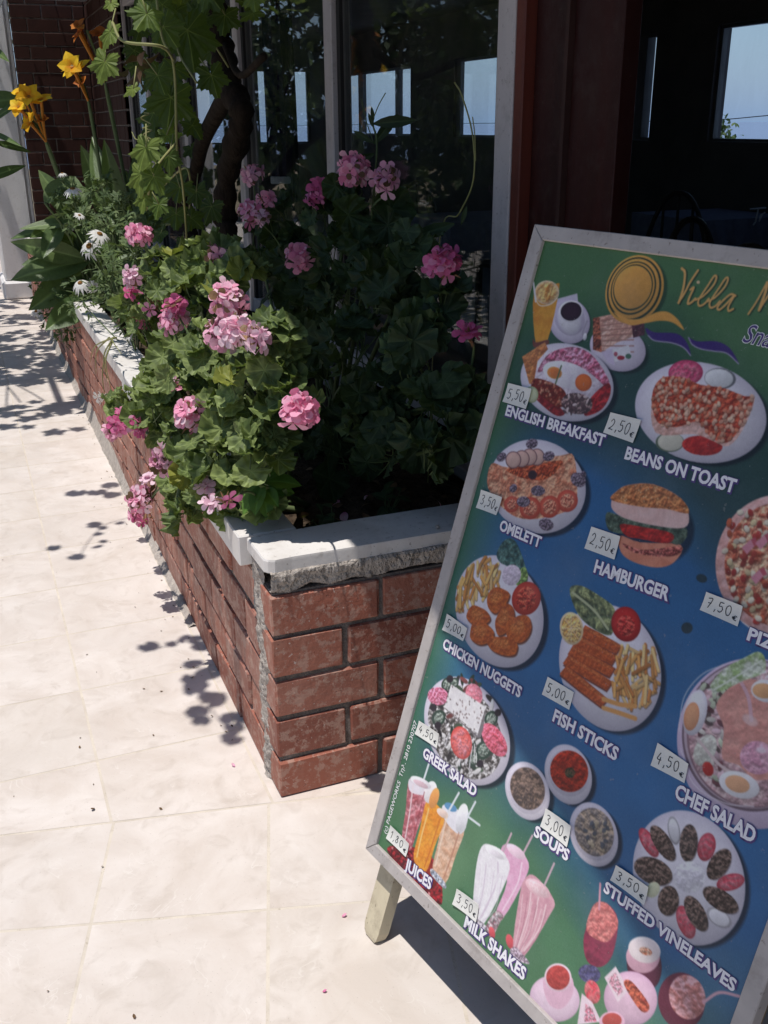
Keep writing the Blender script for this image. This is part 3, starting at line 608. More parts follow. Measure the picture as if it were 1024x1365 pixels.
def head(parent, c, R, mat, root, n=None, spread=1.0, up=(-.25, -.35, .85), sun_tone=0.5, buds=3, stalk=True):  # higher sun value picks paler petals, sunlight put into their colour
    """umbel of five-petalled florets on a stalk"""
    c = np.asarray(c, float); up = unit(up); mb = MB(); n = n or int(13+R*220); fs = 0.0225+R*0.08
    k = c-up*R*.9
    for i in range(n):
        d = unit(unit(RNG.normal(0, 1, 3))+up*0.55*spread+unit(CAMP-c)*.25); p = c+d*R*RNG.uniform(.62, .95)
        floret(mb, p, d+RNG.normal(0, .38, 3), fs*RNG.uniform(.72, 1.12), 2 if RNG.random() < .05 else 0, np.clip(RNG.normal(sun_tone, .25), 0, 1)); mb.tube([k, (k+p)/2+d*R*.1, p], .0010, 4, 1)
    for i in range(buds):
        d = unit(up*.2+RNG.normal(0, 1, 3)); p = c+d*R*.9; mb.tube([k, p, p+d*.012], [.0012, .0022, .0006], 5, 1)
    h = mb.build('flower_head', [M[mat], M['red_stem'], M['dry_leaf']], parent, smooth=False)
    if stalk:
        root = np.asarray(root, float); mid = (root+k)/2+np.array([0, 0, .02])+RNG.normal(0, .012, 3)
        st = MB(); st.tube(spline([root, mid, k], 6), [.0030]*6+[.0026]*7, 6); st.build('flower_stalk', M['stem'], parent)
    return h
def geranium(base, label, blobs, size, heads, leaf='geranium_leaf', dens=1.0, vyel=.03, tilt=.75, trunk=None):
    g = empty('geranium', base, label, 'flower', 'pink geraniums in the planter')
    mb, st = MB(), MB(); blob_leaves(mb, st, blobs, size, dens, vyel=vyel, tilt=tilt)
    cs = [at(a, b, x=c) for a, b, c, _ in blobs]
    for c in cs:
        p0 = np.array(base)+RNG.normal(0, .05, 3)*np.array([1, 1, 0]); st.tube(spline([p0, p0*.4+c*.6+np.array([0, 0, -.02])+RNG.normal(0, .03, 3), c], 7), np.linspace(.009, .004, 15), 7)
    mb.build('foliage', [M[leaf], M['yellow_leaf']], g); st.build('stems', M['stem'], g, smooth=True)
    for h in heads:
        px, py, x, rp, mat = h[:5]; kw = h[5] if len(h) > 5 else {}
        c = at(px, py, x=x*.955); near = min(cs, key=lambda q: np.linalg.norm(q-c)); head(g, c, span(c, rp)*.93, mat, near, **kw)
    return g
# 1. low clump spilling over the near end of the coping
geranium((0.62, 2.3, 0.50), 'low sunlit pink geranium spilling over the coping nearest the planter corner',
    [(232, 662, .43, 26), (262, 640, .445, 30), (250, 682, .435, 22), (300, 645, .47, 30), (285, 672, .455, 20), (330, 650, .50, 26), (352, 668, .525, 16), (250, 620, .45, 20), (318, 682, .49, 16), (225, 640, .43, 16)], .037,
    [(190, 664, .395, 19, 'pink', dict(sun_tone=.6, up=(-.8, -.3, .3), n=24)), (186, 684, .395, 12, 'pink', dict(sun_tone=.7, up=(-.8, -.2, -.1), n=12)), (199, 642, .40, 8, 'mauve', dict(sun_tone=.95, n=5, buds=0)), (273, 650, .435, 7, 'mauve', dict(sun_tone=.9, n=4, buds=2)), (281, 672, .435, 9, 'mauve', dict(sun_tone=.98, n=5, buds=3)), (190, 690, .40, 13, 'hot_pink', dict(n=2, buds=18, sun_tone=.1, up=(-.5, -.3, -.6), stalk=False)), (300, 668, .44, 8, 'hot_pink', dict(n=1, buds=9))], dens=1.6)
# 2. big sunlit one in the middle
geranium((0.64, 2.5, 0.50), 'large sunlit pink geranium with many flower heads in the middle of the planter',
    [(330, 520, 0.515, 50), (270, 505, 0.497, 45), (225, 530, 0.460, 40), (180, 535, 0.442, 30), (300, 590, 0.478, 45), (250, 595, 0.451, 35), (215, 560, 0.451, 34), (350, 580, 0.524, 40), (370, 480, 0.552, 34), (345, 455, 0.552, 36), (290, 470, 0.515, 40), (240, 470, 0.488, 36), (215, 495, 0.460, 26), (385, 530, 0.561, 30), (290, 545, 0.488, 40), (160, 548, 0.427, 18), (345, 620, 0.506, 30), (370, 440, 0.552, 24), (300, 620, 0.460, 30)], .039,
    [(257, 556, 0.442, 23, 'pink', dict(sun_tone=.55, n=30)), (162, 566, 0.389, 18, 'hot_pink', dict(sun_tone=.4, up=(-.6, -.3, .5))), (183, 570, 0.398, 12, 'hot_pink', dict(sun_tone=.3, n=12)), (147, 580, 0.384, 11, 'mauve', dict(n=8, sun_tone=.3)), (219, 612, 0.413, 17, 'mauve', dict(sun_tone=.15, up=(-.5, -.3, -.1), n=20)), (304, 405, 0.515, 23, 'pink', dict(sun_tone=.7, n=26)), (296, 446, 0.501, 22, 'pink', dict(sun_tone=.75, n=26)), (318, 443, 0.506, 20, 'pink', dict(sun_tone=.8, n=22)), (343, 453, 0.524, 14, 'mauve', dict(sun_tone=.9, n=12)), (232, 428, 0.478, 19, 'pink', dict(sun_tone=.5)), (233, 410, 0.478, 10, 'hot_pink', dict(sun_tone=.3, n=9)), (133, 530, 0.394, 5, 'white', dict(n=3, buds=0)), (232, 514, 0.451, 6, 'pink', dict(n=4)), (402, 549, 0.552, 21, 'pink', dict(sun_tone=.35, n=28))], dens=1.65, vyel=.025)
# 3. smaller one behind, beside the daisies
geranium((0.66, 3.3, 0.50), 'sunlit geranium with pale pink heads behind the large one, beside the white daisies',
    [(245, 350, 0.570, 34), (285, 350, 0.589, 34), (320, 355, 0.607, 26), (225, 385, 0.552, 32), (265, 395, 0.570, 32), (305, 380, 0.589, 26), (195, 430, 0.506, 26), (180, 410, 0.497, 18), (215, 350, 0.561, 20)], .046,
    [(185, 317, 0.506, 17, 'pink', dict(sun_tone=.6, n=20)), (179, 372, 0.488, 13, 'mauve', dict(sun_tone=.7, n=13)), (290, 342, 0.607, 12, 'mauve', dict(sun_tone=.2, n=10)), (178, 392, 0.488, 7, 'hot_pink', dict(n=4, sun_tone=.1, buds=6)), (192, 425, .53, 20, 'hot_pink', dict(n=3, buds=22, sun_tone=.1)), (205, 405, .55, 13, 'hot_pink', dict(n=1, buds=14, sun_tone=.1))], dens=1.4, vyel=.05)
# 4. tall dark one against the glass
geranium((0.95, 2.75, 0.50), 'tall geranium in deep shade against the window with pink heads on top',
    [(385, 300, .96, 46), (440, 300, .98, 50), (500, 310, .98, 46), (560, 330, 1.0, 36), (400, 380, .92, 52), (465, 380, .93, 55), (530, 390, .94, 52), (590, 420, .97, 40), (420, 450, .88, 50), (490, 460, .89, 55), (560, 470, .92, 50), (440, 530, .84, 50), (510, 540, .86, 52), (575, 540, .90, 46), (625, 520, .98, 28), (450, 600, .80, 46), (520, 600, .84, 46), (575, 600, .88, 40), (365, 340, .92, 30), (470, 255, 1.0, 28), (345, 330, .95, 26), (620, 570, .95, 26), (400, 590, .76, 30)], .050,
    [(472, 230, 1.0, 25, 'pink', dict(sun_tone=.35, n=26)), (516, 243, 1.02, 18, 'mauve', dict(sun_tone=.25, n=18)), (428, 258, .98, 19, 'hot_pink', dict(sun_tone=.25)), (336, 234, 1.0, 16, 'mauve', dict(sun_tone=.2, n=12)), (334, 284, .86, 17, 'pink', dict(sun_tone=.5, n=14)), (354, 268, .88, 12, 'pink', dict(n=8)), (350, 293, .86, 10, 'mauve', dict(n=6, sun_tone=.6)), (398, 342, .84, 17, 'pink', dict(sun_tone=.4)), (591, 356, .94, 24, 'hot_pink', dict(sun_tone=.35, n=26)), (626, 448, 1.0, 12, 'hot_pink', dict(n=6, sun_tone=.2, buds=7))], leaf='shade_toned_leaf', dens=.85, vyel=.0, tilt=.3)
# seedling
sd = empty('seedling', (0.60, 2.12, 0.50), 'bright green young leafy seedling between the low geranium and the coping', 'plant')
mb, st = MB(), MB(); BL_ = t_blade(.55, 7, .25, .25)
for (px, py, x, tx, ty, tx_x, w) in [(350, 645, .545, 330, 618, .53, 1), (350, 648, .545, 392, 645, .56, 1), (352, 650, .54, 372, 678, .52, 1), (350, 650, .54, 336, 672, .52, 1), (355, 640, .55, 372, 590, .57, 1.2), (350, 645, .545, 318, 650, .52, 1), (352, 642, .55, 385, 620, .57, 1), (352, 650, .54, 356, 690, .515, 1)]:
    a = at(px, py, y=1.985); b = at(tx, ty, y=1.955+RNG.normal(0, .012)); d = b-a; put(mb, BL_, a, unit(np.array([-.35, -.45, .8])+RNG.normal(0, .2, 3)), d, np.linalg.norm(d)*1.05, rnd=RNG.random())
    st.tube(spline([(0.60, 2.12, .5), at(352, 664, y=2.0), a], 5), .0022, 6)
mb.build('leaves', M['fresh_leaf'], sd); st.build('stems', M['stem'], sd)
# cannas
def canna(base, label, leaves, flowers, dead=0):
    g = empty('canna_lily', base, label, 'flower', 'canna lilies at the far end of the planter')
    mb = MB(); st = MB()
    for (x0, y0, xa, x1, y1, xb, w) in leaves:
        a, b = at(x0, y0, y=base[1]+RNG.normal(0, .06)), at(x1, y1, y=base[1]-.10+RNG.normal(0, .10)); d = b-a; L = np.linalg.norm(d); wd = span((a+b)/2, w)
        mid = (a+b)/2; side = unit(np.cross(d, CAMP-mid)); nr = unit(np.cross(side, d)); nr = unit(nr*.8+np.array([0, 0, .5])+RNG.normal(0, .18, 3)); nr = nr if nr @ (CAMP-mid) > 0 else -nr
        put(mb, t_blade(min(wd/L*1.25, .8), 11, RNG.uniform(.05, .22), .22, 0.85, 4), a, nr, d, L*1.03, rnd=RNG.uniform(.15, .9))
        st.tube(spline([np.array(base)+RNG.normal(0, .03, 3)*[1, 1, 0], (np.array(base)+a)/2+np.array([0, 0, .08]), a], 6), .007, 6)
    mb.build('leaves', M['canna_leaf'], g)
    for (px, py, x, rp, n, mat, bx, by, bxx) in flowers:
        c = at(px, py, y=base[1]-.1+RNG.normal(0, .04)); R = span(c, rp); f = MB(); k = at(bx, by, y=base[1]-.05)
        st.tube(spline([np.array(base), (np.array(base)+k)/2+np.array([0, 0, .05]), k, c], 7), [.010]*7+[.008]*7+[.006]*8, 7)
        for i in range(n):
            o = c+unit(RNG.normal(0, 1, 3)+np.array([-.3, -.4, .2]))*R*.62*(0 if n == 1 else 1); ax = unit(unit(o-k)+np.array([-.4, -.5, .25])+RNG.normal(0, .25, 3)); a = unit(np.cross(ax, [.2, .3, 1])); b = np.cross(ax, a); th0 = RNG.random()*6
            for q in range(5):
                th = th0+q*2*math.pi/5+RNG.normal(0, .15); d = a*math.cos(th)+b*math.sin(th); L = R*(.95 if n == 1 else .72)*RNG.uniform(.8, 1.15)
                V0, F0, C0 = t_blade(.9, 6, .35, .2, .75); dd = unit(d*.85+ax*.55); nn = unit(ax-dd*(ax @ dd)+1e-6)
                put(f, (V0, F0, C0), o-ax*R*.1, nn+RNG.normal(0, .15, 3), dd, L, 0, rnd=RNG.random())
            f.tube([k, (k+o)/2, o], [.005, .006, .009], 6, 1)
        f.build('flower', [M[mat], M['orange']], g)
    st.build('stems', M['stem'], g, smooth=True)
    return g
canna((0.62, 5.6, 0.50), 'canna with a loose cluster of yellow orange blooms in front of the white pillar',
    [(118, 348, .52, 18, 372, .36, 34), (128, 352, .52, 42, 410, .36, 38), (125, 385, .50, 106, 458, .42, 36), (142, 360, .55, 152, 432, .50, 40), (112, 302, .52, 18, 272, .36, 20), (110, 296, .52, 26, 296, .37, 14), (104, 303, .52, 92, 232, .46, 26), (100, 292, .50, 60, 230, .42, 22), (116, 252, .52, 160, 236, .60, 14), (112, 345, .5, 30, 322, .36, 24), (140, 330, .56, 95, 330, .45, 34), (80, 300, .46, 58, 340, .40, 20), (60, 270, .44, 92, 225, .52, 22), (150, 300, .60, 128, 215, .56, 26), (148, 310, .60, 172, 262, .66, 30), (120, 400, .5, 62, 440, .42, 30), (135, 395, .5, 78, 385, .42, 34), (110, 330, .5, 55, 305, .42, 26), (130, 300, .52, 70, 258, .44, 24), (160, 340, .55, 118, 292, .5, 30), (170, 395, .55, 190, 440, .55, 30), (95, 290, .46, 40, 318, .38, 20), (140, 270, .55, 190, 262, .62, 18), (85, 350, .45, 30, 345, .36, 22)],
    [(38, 128, .36, 18, 1, 'yellow', 60, 185, .40), (55, 134, .37, 17, 1, 'yellow', 60, 185, .40), (24, 142, .36, 16, 1, 'yellow', 60, 185, .40), (40, 163, .36, 19, 1, 'yellow', 62, 190, .40), (57, 160, .37, 11, 1, 'orange', 62, 190, .40), (27, 122, .355, 15, 1, 'yellow', 60, 185, .40)])
canna((0.66, 5.0, 0.50), 'canna with one bright yellow bloom high against the dark brick wall',
    [(150, 300, .6, 130, 150, .56, 24), (155, 305, .62, 190, 330, .66, 30), (160, 290, .62, 118, 168, .55, 20), (165, 310, .64, 195, 240, .7, 26), (150, 320, .6, 175, 400, .58, 34)],
    [(102, 92, .46, 27, 1, 'yellow', 118, 135, .47), (96, 88, .455, 22, 1, 'yellow', 118, 135, .47), (108, 110, .465, 11, 1, 'orange', 118, 135, .47)])
canna((0.78, 4.9, 0.50), 'canna with a withered orange bloom in shade behind the vine leaf',
    [(170, 310, .74, 175, 180, .74, 22), (160, 300, .72, 140, 190, .68, 22), (175, 300, .75, 215, 200, .82, 24)],
    [(116, 40, .60, 19, 2, 'orange', 140, 110, .64), (133, 46, .62, 17, 1, 'orange', 140, 110, .64)])
# slim dark leaves of the plants left of the pillar edge
canna((-0.06, 6.6, 0.0), 'plant of slim dark leaves in front of the white pillar at the left edge',
    [(-20, 240, .13, 32, 214, .2, 12), (-25, 140, .13, 26, 118, .2, 22), (-25, 170, .13, 26, 132, .2, 8), (-8, 190, .15, 44, 196, .24, 9), (-15, 60, .14, 22, 92, .2, 8), (-15, 175, .14, 36, 205, .22, 6)], [])
# daisies
ds = empty('daisy_plant', (0.60, 4.2, 0.50), 'bushy marguerite with white daisy flowers and fine leaves over the coping', 'flower')
mb, st = MB(), MB(); TB = t_blade(.32, 4, .3, .2, 1, 2)
for (px, py, x, rp) in [(140, 300, .52, 34), (165, 280, .56, 30), (110, 290, .48, 26), (180, 340, .56, 30), (150, 350, .52, 30), (80, 385, .42, 26), (60, 395, .41, 20), (110, 400, .45, 26), (150, 390, .5, 28), (195, 300, .60, 24), (130, 255, .52, 24), (95, 265, .47, 20), (75, 420, .43, 18), (180, 420, .53, 24), (200, 380, .56, 22), (90, 440, .44, 18)]:
    c = at(px, py, x=x); R = span(c, rp); st.tube(spline([(0.60, 4.2, .5), (np.array([.6, 4.2, .6])+c)/2+RNG.normal(0, .03, 3), c], 6), .0026, 5)
    for _ in range(50):
        d = unit(RNG.normal(0, 1, 3)+np.array([-.1, -.2, .3])); p = c+d*R*RNG.uniform(.3, 1.15); s = RNG.uniform(.025, .055); u = unit(d+RNG.normal(0, .5, 3)); nr = unit(np.array([-.2, -.3, .7])+RNG.normal(0, .5, 3))
        put(mb, TB, p, nr, u, s); 
        for sg in (-1, 1): w = np.cross(unit(nr), u); put(mb, TB, p+u*s*.35, nr, u*.7+w*sg*.6, s*.55)
        if RNG.random() < .3: st.tube([c, p], .0012, 4)
mb.build('foliage', M['daisy_leaf'], ds); st.build('stems', M['stem'], ds)
def daisy(px, py, x, rp, ax, droop):
    c = at(px, py, x=x); R = span(c, rp); ax = unit(ax); a = unit(np.cross(ax, [.3, .2, 1])); b = np.cross(ax, a); f = MB(); T = t_blade(.34, 5, droop, .1, .7, 2)
    for k in range(15):
        th = k*2*math.pi/15+RNG.normal(0, .06); d = a*math.cos(th)+b*math.sin(th); put(f, T, c+d*R*.2, ax, d-ax*droop*.5, R*RNG.uniform(.8, 1.05), 0)
    V = [(R*.30*math.sin(p_)*math.cos(t_), R*.30*math.sin(p_)*math.sin(t_), R*.2*math.cos(p_)) for p_ in (.15, .7, 1.3) for t_ in np.linspace(0, 6.28, 12, endpoint=False)]
    V = np.array([c+a*v[0]+b*v[1]+ax*v[2] for v in V]); f.add(V, [(i*12+j, i*12+(j+1) % 12, (i+1)*12+(j+1) % 12, (i+1)*12+j) for i in (0, 1) for j in range(12)]+[tuple(range(12))], 1)
    f.build('daisy_flower', [M['white'], M['disc']], ds); s_ = MB(); s_.tube(spline([(.55, 4.3, .75), c-ax*.08, c-ax*.01], 6), .002, 5); s_.build('flower_stalk', M['stem'], ds)
for a in [(97, 252, .47, 13, (-.1, -.3, .9), .7), (133, 312, .46, 14, (.3, -.5, .8), .45), (119, 328, .455, 15, (-.4, -.6, .5), .75), (107, 377, .43, 12, (-.2, -.4, .6), .9), (83, 231, .47, 6, (-.1, -.2, .9), .8), (125, 383, .44, 10, (.2, -.4, -.1), .4), (106, 287, .45, 7, (.2, -.5, .7), .3), (48, 415, .40, 8, (-.2, -.4, .5), .5), (172, 448, .50, 6, (-.2, -.4, .5), .5)]: daisy(*a)
# grapevine
gv = empty('grapevine', (0.98, 4.0, 0.50), 'old grapevine with a twisted dark trunk climbing beside the window', 'vine')
mb = MB()
tk = [(0.99, 4.0, .50)]+[at(a, b, x=.95) for a, b in ((306, 330), (300, 290), (303, 235), (318, 180), (322, 150), (308, 115), (298, 75), (292, 40), (285, 0), (278, -60))]+[(0.6, 4.2, 2.2), (0.1, 4.9, 2.48)]
mb.tube(spline(tk, 8), [.042+.006*math.sin(i*1.3)+.004*math.sin(i*.47) for i in range(97)], 12)
mb.tube(spline([at(262, 225, x=1.02), at(270, 190, x=1.0), at(290, 150, x=.97), at(308, 118, x=.95)], 8), np.linspace(.030, .036, 25), 10)
mb.tube(spline([(1.05, 4.4, .5), at(250, 290, x=1.05), at(262, 225, x=1.02)], 8), .030, 10)
mb.tube(spline([at(300, 60, x=.95), at(320, 100, x=.92), at(352, 75, x=.9)], 6), .012, 8)
mb.build('trunk', M['bark'], gv, smooth=True)
sh = MB(); lf = MB()
def vl(px, py, x, rp, nr=None, up=None, g=None, mb_=None):
    p = at(px, py, x=x); nr = unit(np.array([-.45, -.75, .35])+RNG.normal(0, .3, 3)) if nr is None else np.array(nr, float); up = np.array([RNG.normal(0, .4), RNG.normal(0, .3), -1]) if up is None else np.array(up, float)
    put(mb_ or lf, VINE, p, nr, up, span(p, rp)*1.12, rnd=RNG.uniform(.1, .95) if g is None else g, squash=RNG.uniform(.8, 1.05)); return p
shoots = [[(205, -40, .50), (215, 45, .50), (232, 90, .52), (236, 200, .52), (244, 250, .55), (250, 330, .62)], [(150, 30, .37), (165, 55, .38), (215, 62, .45), (232, 80, .52)], [(235, 190, .52), (205, 230, .44), (195, 280, .43)], [(262, 110, .7), (235, 60, .7), (222, -30, .7)], [(215, 250, .6), (250, 225, .65), (250, 290, .68), (220, 300, .62)], [(305, 90, .92), (270, 30, .85), (250, -40, .8)]]
for s_ in shoots: sh.tube(spline([at(a, b, x=c) for a, b, c in s_], 8), .0034, 6)
for (px, py, x, rp, nr, up, g) in [(147, 42, .37, 26, (-.75, -.45, .45), (-.35, .1, -1), .85), (140, 82, .37, 28, (-.6, -.7, .3), (-.3, .05, -1), .8), (148, 4, .36, 13, (-.4, -.6, .6), None, .9), (196, 18, .44, 28, (-.1, -.8, .5), (-.5, 0, -.8), .55), (178, 118, .42, 16, (-.5, -.5, .6), (-.9, 0, -.25), .9),
    (195, 196, .42, 30, (-.6, -.6, .4), (-.2, 0, -1), .8), (188, 232, .42, 30, (-.7, -.5, .3), (.1, 0, -1), .85), (205, 235, .43, 26, (-.3, -.8, .3), (.4, 0, -1), .6), (192, 262, .42, 22, (-.6, -.6, .4), (0, 0, -1), .8), (212, 272, .49, 20, (-.4, -.7, .3), (-.2, 0, -1), .5), (225, 208, .5, 24, None, None, .4), (222, 180, .52, 20, (-.2, -.6, .7), (.9, 0, -.1), .5),
    (228, 130, .66, 42, (-.1, -1, .1), (-.2, 0, -1), .3), (250, 40, .74, 50, (-.1, -1, .1), (.1, 0, -1), .25), (218, 36, .6, 30, None, None, .35), (282, 100, .78, 28, (-.1, -1, .2), (.2, 0, -1), .15), (205, 150, .62, 30, None, None, .3), (262, 20, .8, 36, None, None, .2), (278, -10, .8, 36, None, None, .2), (240, 250, .62, 28, None, None, .2), (262, 255, .68, 24, None, None, .2), (282, 275, .75, 26, None, None, .15), (235, 285, .62, 22, None, None, .2), (255, 290, .68, 20, None, None, .25), (245, 330, .7, 24, None, None, .1), (300, 20, .85, 26, None, None, .2), (215, 310, .6, 18, None, None, .3), (210, 100, .6, 26, None, None, .2), (232, 90, .7, 26, None, None, .25)]:
    p = vl(px, py, x, rp, nr, up, g)
    sh.tube([p, p+np.array([RNG.normal(.01, .02), .03, .05])], .0018, 5)
for _ in range(15): vl(RNG.uniform(168, 298), RNG.uniform(60, 300), RNG.uniform(.84, 1.04), RNG.uniform(15, 27), g=RNG.uniform(0, .35))
for _ in range(8): vl(RNG.uniform(168, 250), RNG.uniform(30, 150), RNG.uniform(.8, 1.02), RNG.uniform(16, 30), g=RNG.uniform(0, .3))
for _ in range(34): vl(RNG.uniform(170, 345), RNG.uniform(-60, 20), RNG.uniform(.55, .9), RNG.uniform(18, 34))
lf.build('leaves', M['vine_leaf'], gv); sh.build('shoots', M['tendril'], gv, smooth=True)
mb = MB()
for k in range(9): put(mb, t_blade(.6, 6, .5, .5), at(188+RNG.normal(0, 9), 88+RNG.normal(0, 8), x=.62), RNG.normal(0, 1, 3), (RNG.normal(0, 1), 0, RNG.normal(-.4, .6)), .07)
mb.build('withered_leaves', M['dry_leaf'], gv)
mb = MB(); t_ = np.linspace(0, 1, 60); c0 = at(193, 150, x=.5); c1 = at(200, 196, x=.5)
mb.tube([c0+(c1-c0)*u+np.array([.012*math.sin(u*26), .012*math.cos(u*26), .004*math.sin(u*13)]) for u in t_], .0016, 5)
mb.tube(spline([at(176, 176, x=.49), at(182, 186, x=.49), at(196, 184, x=.5), at(199, 196, x=.5)], 8), .0015, 5); mb.build('tendrils', M['tendril'], gv, smooth=True)
# the vine's roof of leaves over the path (throws the dapples)
cv = MB()
def canopy_leaf(x, y, z, s):
    put(cv, VINE, (x, y, z), unit(np.array([0, 0, 1])+RNG.normal(0, .35, 3)), RNG.normal(0, 1, 3)*[1, 1, .2], s, rnd=RNG.random())
def shade(gx, gy, n, rx, ry, s=.085):           # leaves whose shadow falls round (gx, gy) on the paving
    for _ in range(n):
        z = RNG.uniform(2.42, 2.72); a = RNG.normal(0, .5, 2); canopy_leaf(gx+a[0]*rx-.20*z, gy+a[1]*ry-.09*z, z, s*RNG.uniform(.7, 1.2))
for x in np.arange(-1.6, .9, .30):
    for (y, d, n) in ((5.5, .14, 12), (6.3, .22, 30), (6.75, .25, 32), (7.2, .3, 28), (7.7, .3, 22), (8.5, .3, 14), (9.4, .4, 12), (10.4, .4, 10)): shade(x+RNG.normal(0, .05), y+RNG.normal(0, .06), n//2 if x < -.3 else n, .36, d)
shade(.30, 5.55, 6, .26, .15); shade(.15, 5.2, 3, .4, .08); shade(.36, 5.05, 3, .12, .05)
def sprig(pts, z0, n, s, side=.035):            # unseen shoot added overhead to cast leaf shadows on the ground points
    g = [np.array([gx-.20*z, gy-.09*z, z]) for (gx, gy), z in zip(pts, np.linspace(z0, z0+.12, len(pts)))]; C_ = spline(g, 6); cv.tube(C_, .0025, 5)
    for k in range(n):
        p = C_[int((k+.5)/n*(len(C_)-1))]+RNG.normal(0, side, 3)*[1, 1, .3]; put(cv, GER[0], p, unit(np.array([0, 0, 1])+RNG.normal(0, .3, 3)), RNG.normal(0, 1, 3)*[1, 1, .2], s*RNG.uniform(.6, 1.15), rnd=RNG.random())
gp_ = lambda a, b: at(a, b, z=0)[:2]
sprig([gp_(318, 985), gp_(285, 950), gp_(270, 910), gp_(262, 885)], 1.95, 13, .036, .028)
sprig([gp_(268, 868), gp_(250, 850), gp_(232, 858), gp_(205, 866)], 1.95, 5, .032, .022)
sprig([gp_(172, 690), gp_(140, 700), gp_(118, 722), gp_(105, 745)], 2.1, 9, .030, .05)
sprig([gp_(160, 648), gp_(130, 655), gp_(90, 660)], 2.1, 3, .05, .02); sprig([gp_(165, 655), gp_(145, 662)], 2.1, 3, .03, .03)

cv.build('canopy_leaves', M['vine_leaf'], gv)
cs_ = MB()
for k in range(9): x = RNG.uniform(-1.8, .4); cs_.tube(spline([(x, 4.9+RNG.random(), 2.5), (x+RNG.normal(0, .3), 7, 2.58), (x+RNG.normal(0, .5), 9.8, 2.5)], 8), .006, 5)
cs_.build('canopy_shoots', M['bark'], gv)
# thin weeds before the glass
wd = empty('weed', (1.05, 2.9, 0.50), 'thin dark weed with narrow leaves rising before the middle window', 'plant')
mb, st = MB(), MB(); st.tube(spline([(1.05, 2.9, .5), at(500, 240, x=1.06), at(497, 160, x=1.06)], 8), .0026, 6); st.tube(spline([at(497, 160, x=1.06), at(505, 140, x=1.06), at(514, 124, x=1.06)], 5), .0014, 5); st.tube(spline([at(498, 190, x=1.06), at(488, 160, x=1.06), at(482, 132, x=1.06)], 5), .0014, 5)
TB2 = t_blade(.28, 6, .15, .25)
for (a, b, c, d) in [(498, 162, 496, 146), (498, 165, 513, 158), (498, 190, 484, 178), (498, 192, 510, 184), (498, 170, 492, 152), (499, 205, 478, 200)]: p, q = at(a, b, x=1.06), at(c, d, x=1.05); put(mb, TB2, p, unit(CAMP-p)+RNG.normal(0, .2, 3), q-p, np.linalg.norm(q-p)*1.1, rnd=.1)
mb.build('leaves', M['shade_toned_leaf'], wd); st.build('stems', M['stem'], wd)
w2 = empty('weed', (1.08, 2.35, 0.50), 'long curved dry weed stem arching before the right window', 'plant')
st = MB(); st.tube(spline([(1.08, 2.35, .5), at(585, 330, x=1.08), at(612, 285, x=1.08), at(631, 240, x=1.08), at(630, 180, x=1.08), at(616, 128, x=1.08), at(606, 110, x=1.08)], 8), .0018, 6); st.tube(spline([at(634, 215, x=1.08), at(633, 180, x=1.08), at(630, 156, x=1.08)], 5), .0013, 5); st.build('stems', M['tendril'], w2)
mb = MB()
for (a, b, c, d) in [(622, 275, 615, 300), (606, 298, 575, 308), (582, 318, 568, 328)]: p, q = at(a, b, x=1.08), at(c, d, x=1.07); put(mb, TB2, p, unit(CAMP-p), q-p, np.linalg.norm(q-p), rnd=.5)
mb.build('leaves', M['shade_toned_leaf'], w2)
gs = empty('dry_grass', (0.52, 3.95, 0.52), 'dry pale grass tuft hanging over the long side of the coping', 'grass')
mb = MB()
for (a, b, c, d) in [(150, 452, 143, 510), (146, 450, 128, 498), (150, 455, 148, 520), (152, 450, 120, 482), (148, 458, 141, 540), (155, 450, 162, 472)]: p, q = at(a, b, x=.46), at(c, d, x=.43); mb.tube(spline([p, (p+q)/2+np.array([-.02, 0, .02]), q], 6), np.linspace(.004, .001, 13), 5)
mb.build('blades', M['tendril'], gs)
# unseen hedge and far tree row added to darken glass reflections; trees below the sea windows
def leafmass(name, c, r, n, s, label, cat, trunk, mat='hedge_leaf', group=None, box=False):
    c = np.array(c, float); r = np.array(r, float); e = empty(name, (c[0], c[1], trunk), label, cat, group); mb = MB(); T = t_blade(.5, 4, .2, .2, 1, 2)
    for _ in range(n):
        d = RNG.uniform(-1, 1, 3) if box else unit(RNG.normal(0, 1, 3))*RNG.random()**.4*(1+.22*math.sin(RNG.random()*6))
        if box: k = int(RNG.integers(3)); d[k] = np.sign(d[k])*(1+RNG.normal(0, .06))
        put(mb, T, c+d*r, unit(d+RNG.normal(0, .6, 3)+np.array([0, 0, .3])), RNG.normal(0, 1, 3), s*RNG.uniform(.6, 1.3))
    mb.build('crown', M[mat], e); tk_ = MB(); top = c-np.array([0, 0, r[2]*.2])
    tk_.tube(spline([(c[0], c[1], trunk), (c[0]+.05, c[1], (trunk+top[2])/2), top], 5), np.linspace(.09, .04, 11), 8)
    for k in range(5): tk_.tube(spline([top-np.array([0, 0, r[2]*.5]), top+unit(RNG.normal(0, 1, 3))*r*.3, top+unit(RNG.normal(0, 1, 3)+np.array([0, 0, .5]))*r*.75], 4), .02, 6)
    tk_.build('trunk', M['bark'], e); return e
for k in range(7): leafmass('added_shrub', (-4.4+RNG.normal(0, .1), -.5+k*2.4, 1.5), (.75, 1.3, 1.5), 1500, .17, 'unseen dark shrub added across the path to darken reflections in the glass', 'shrub', -.01, group='shrubs added across the path for reflections', box=False)
for k in range(6): leafmass('added_tree', (-5.6+k*1.15, 16.2+RNG.normal(0, .5), 2.2), (.95, .9, 2.3), 1700, .20, 'unseen dark tree added at the path end to block sky reflections in the glass', 'tree', -.01, group='trees added to block reflections at the path end')
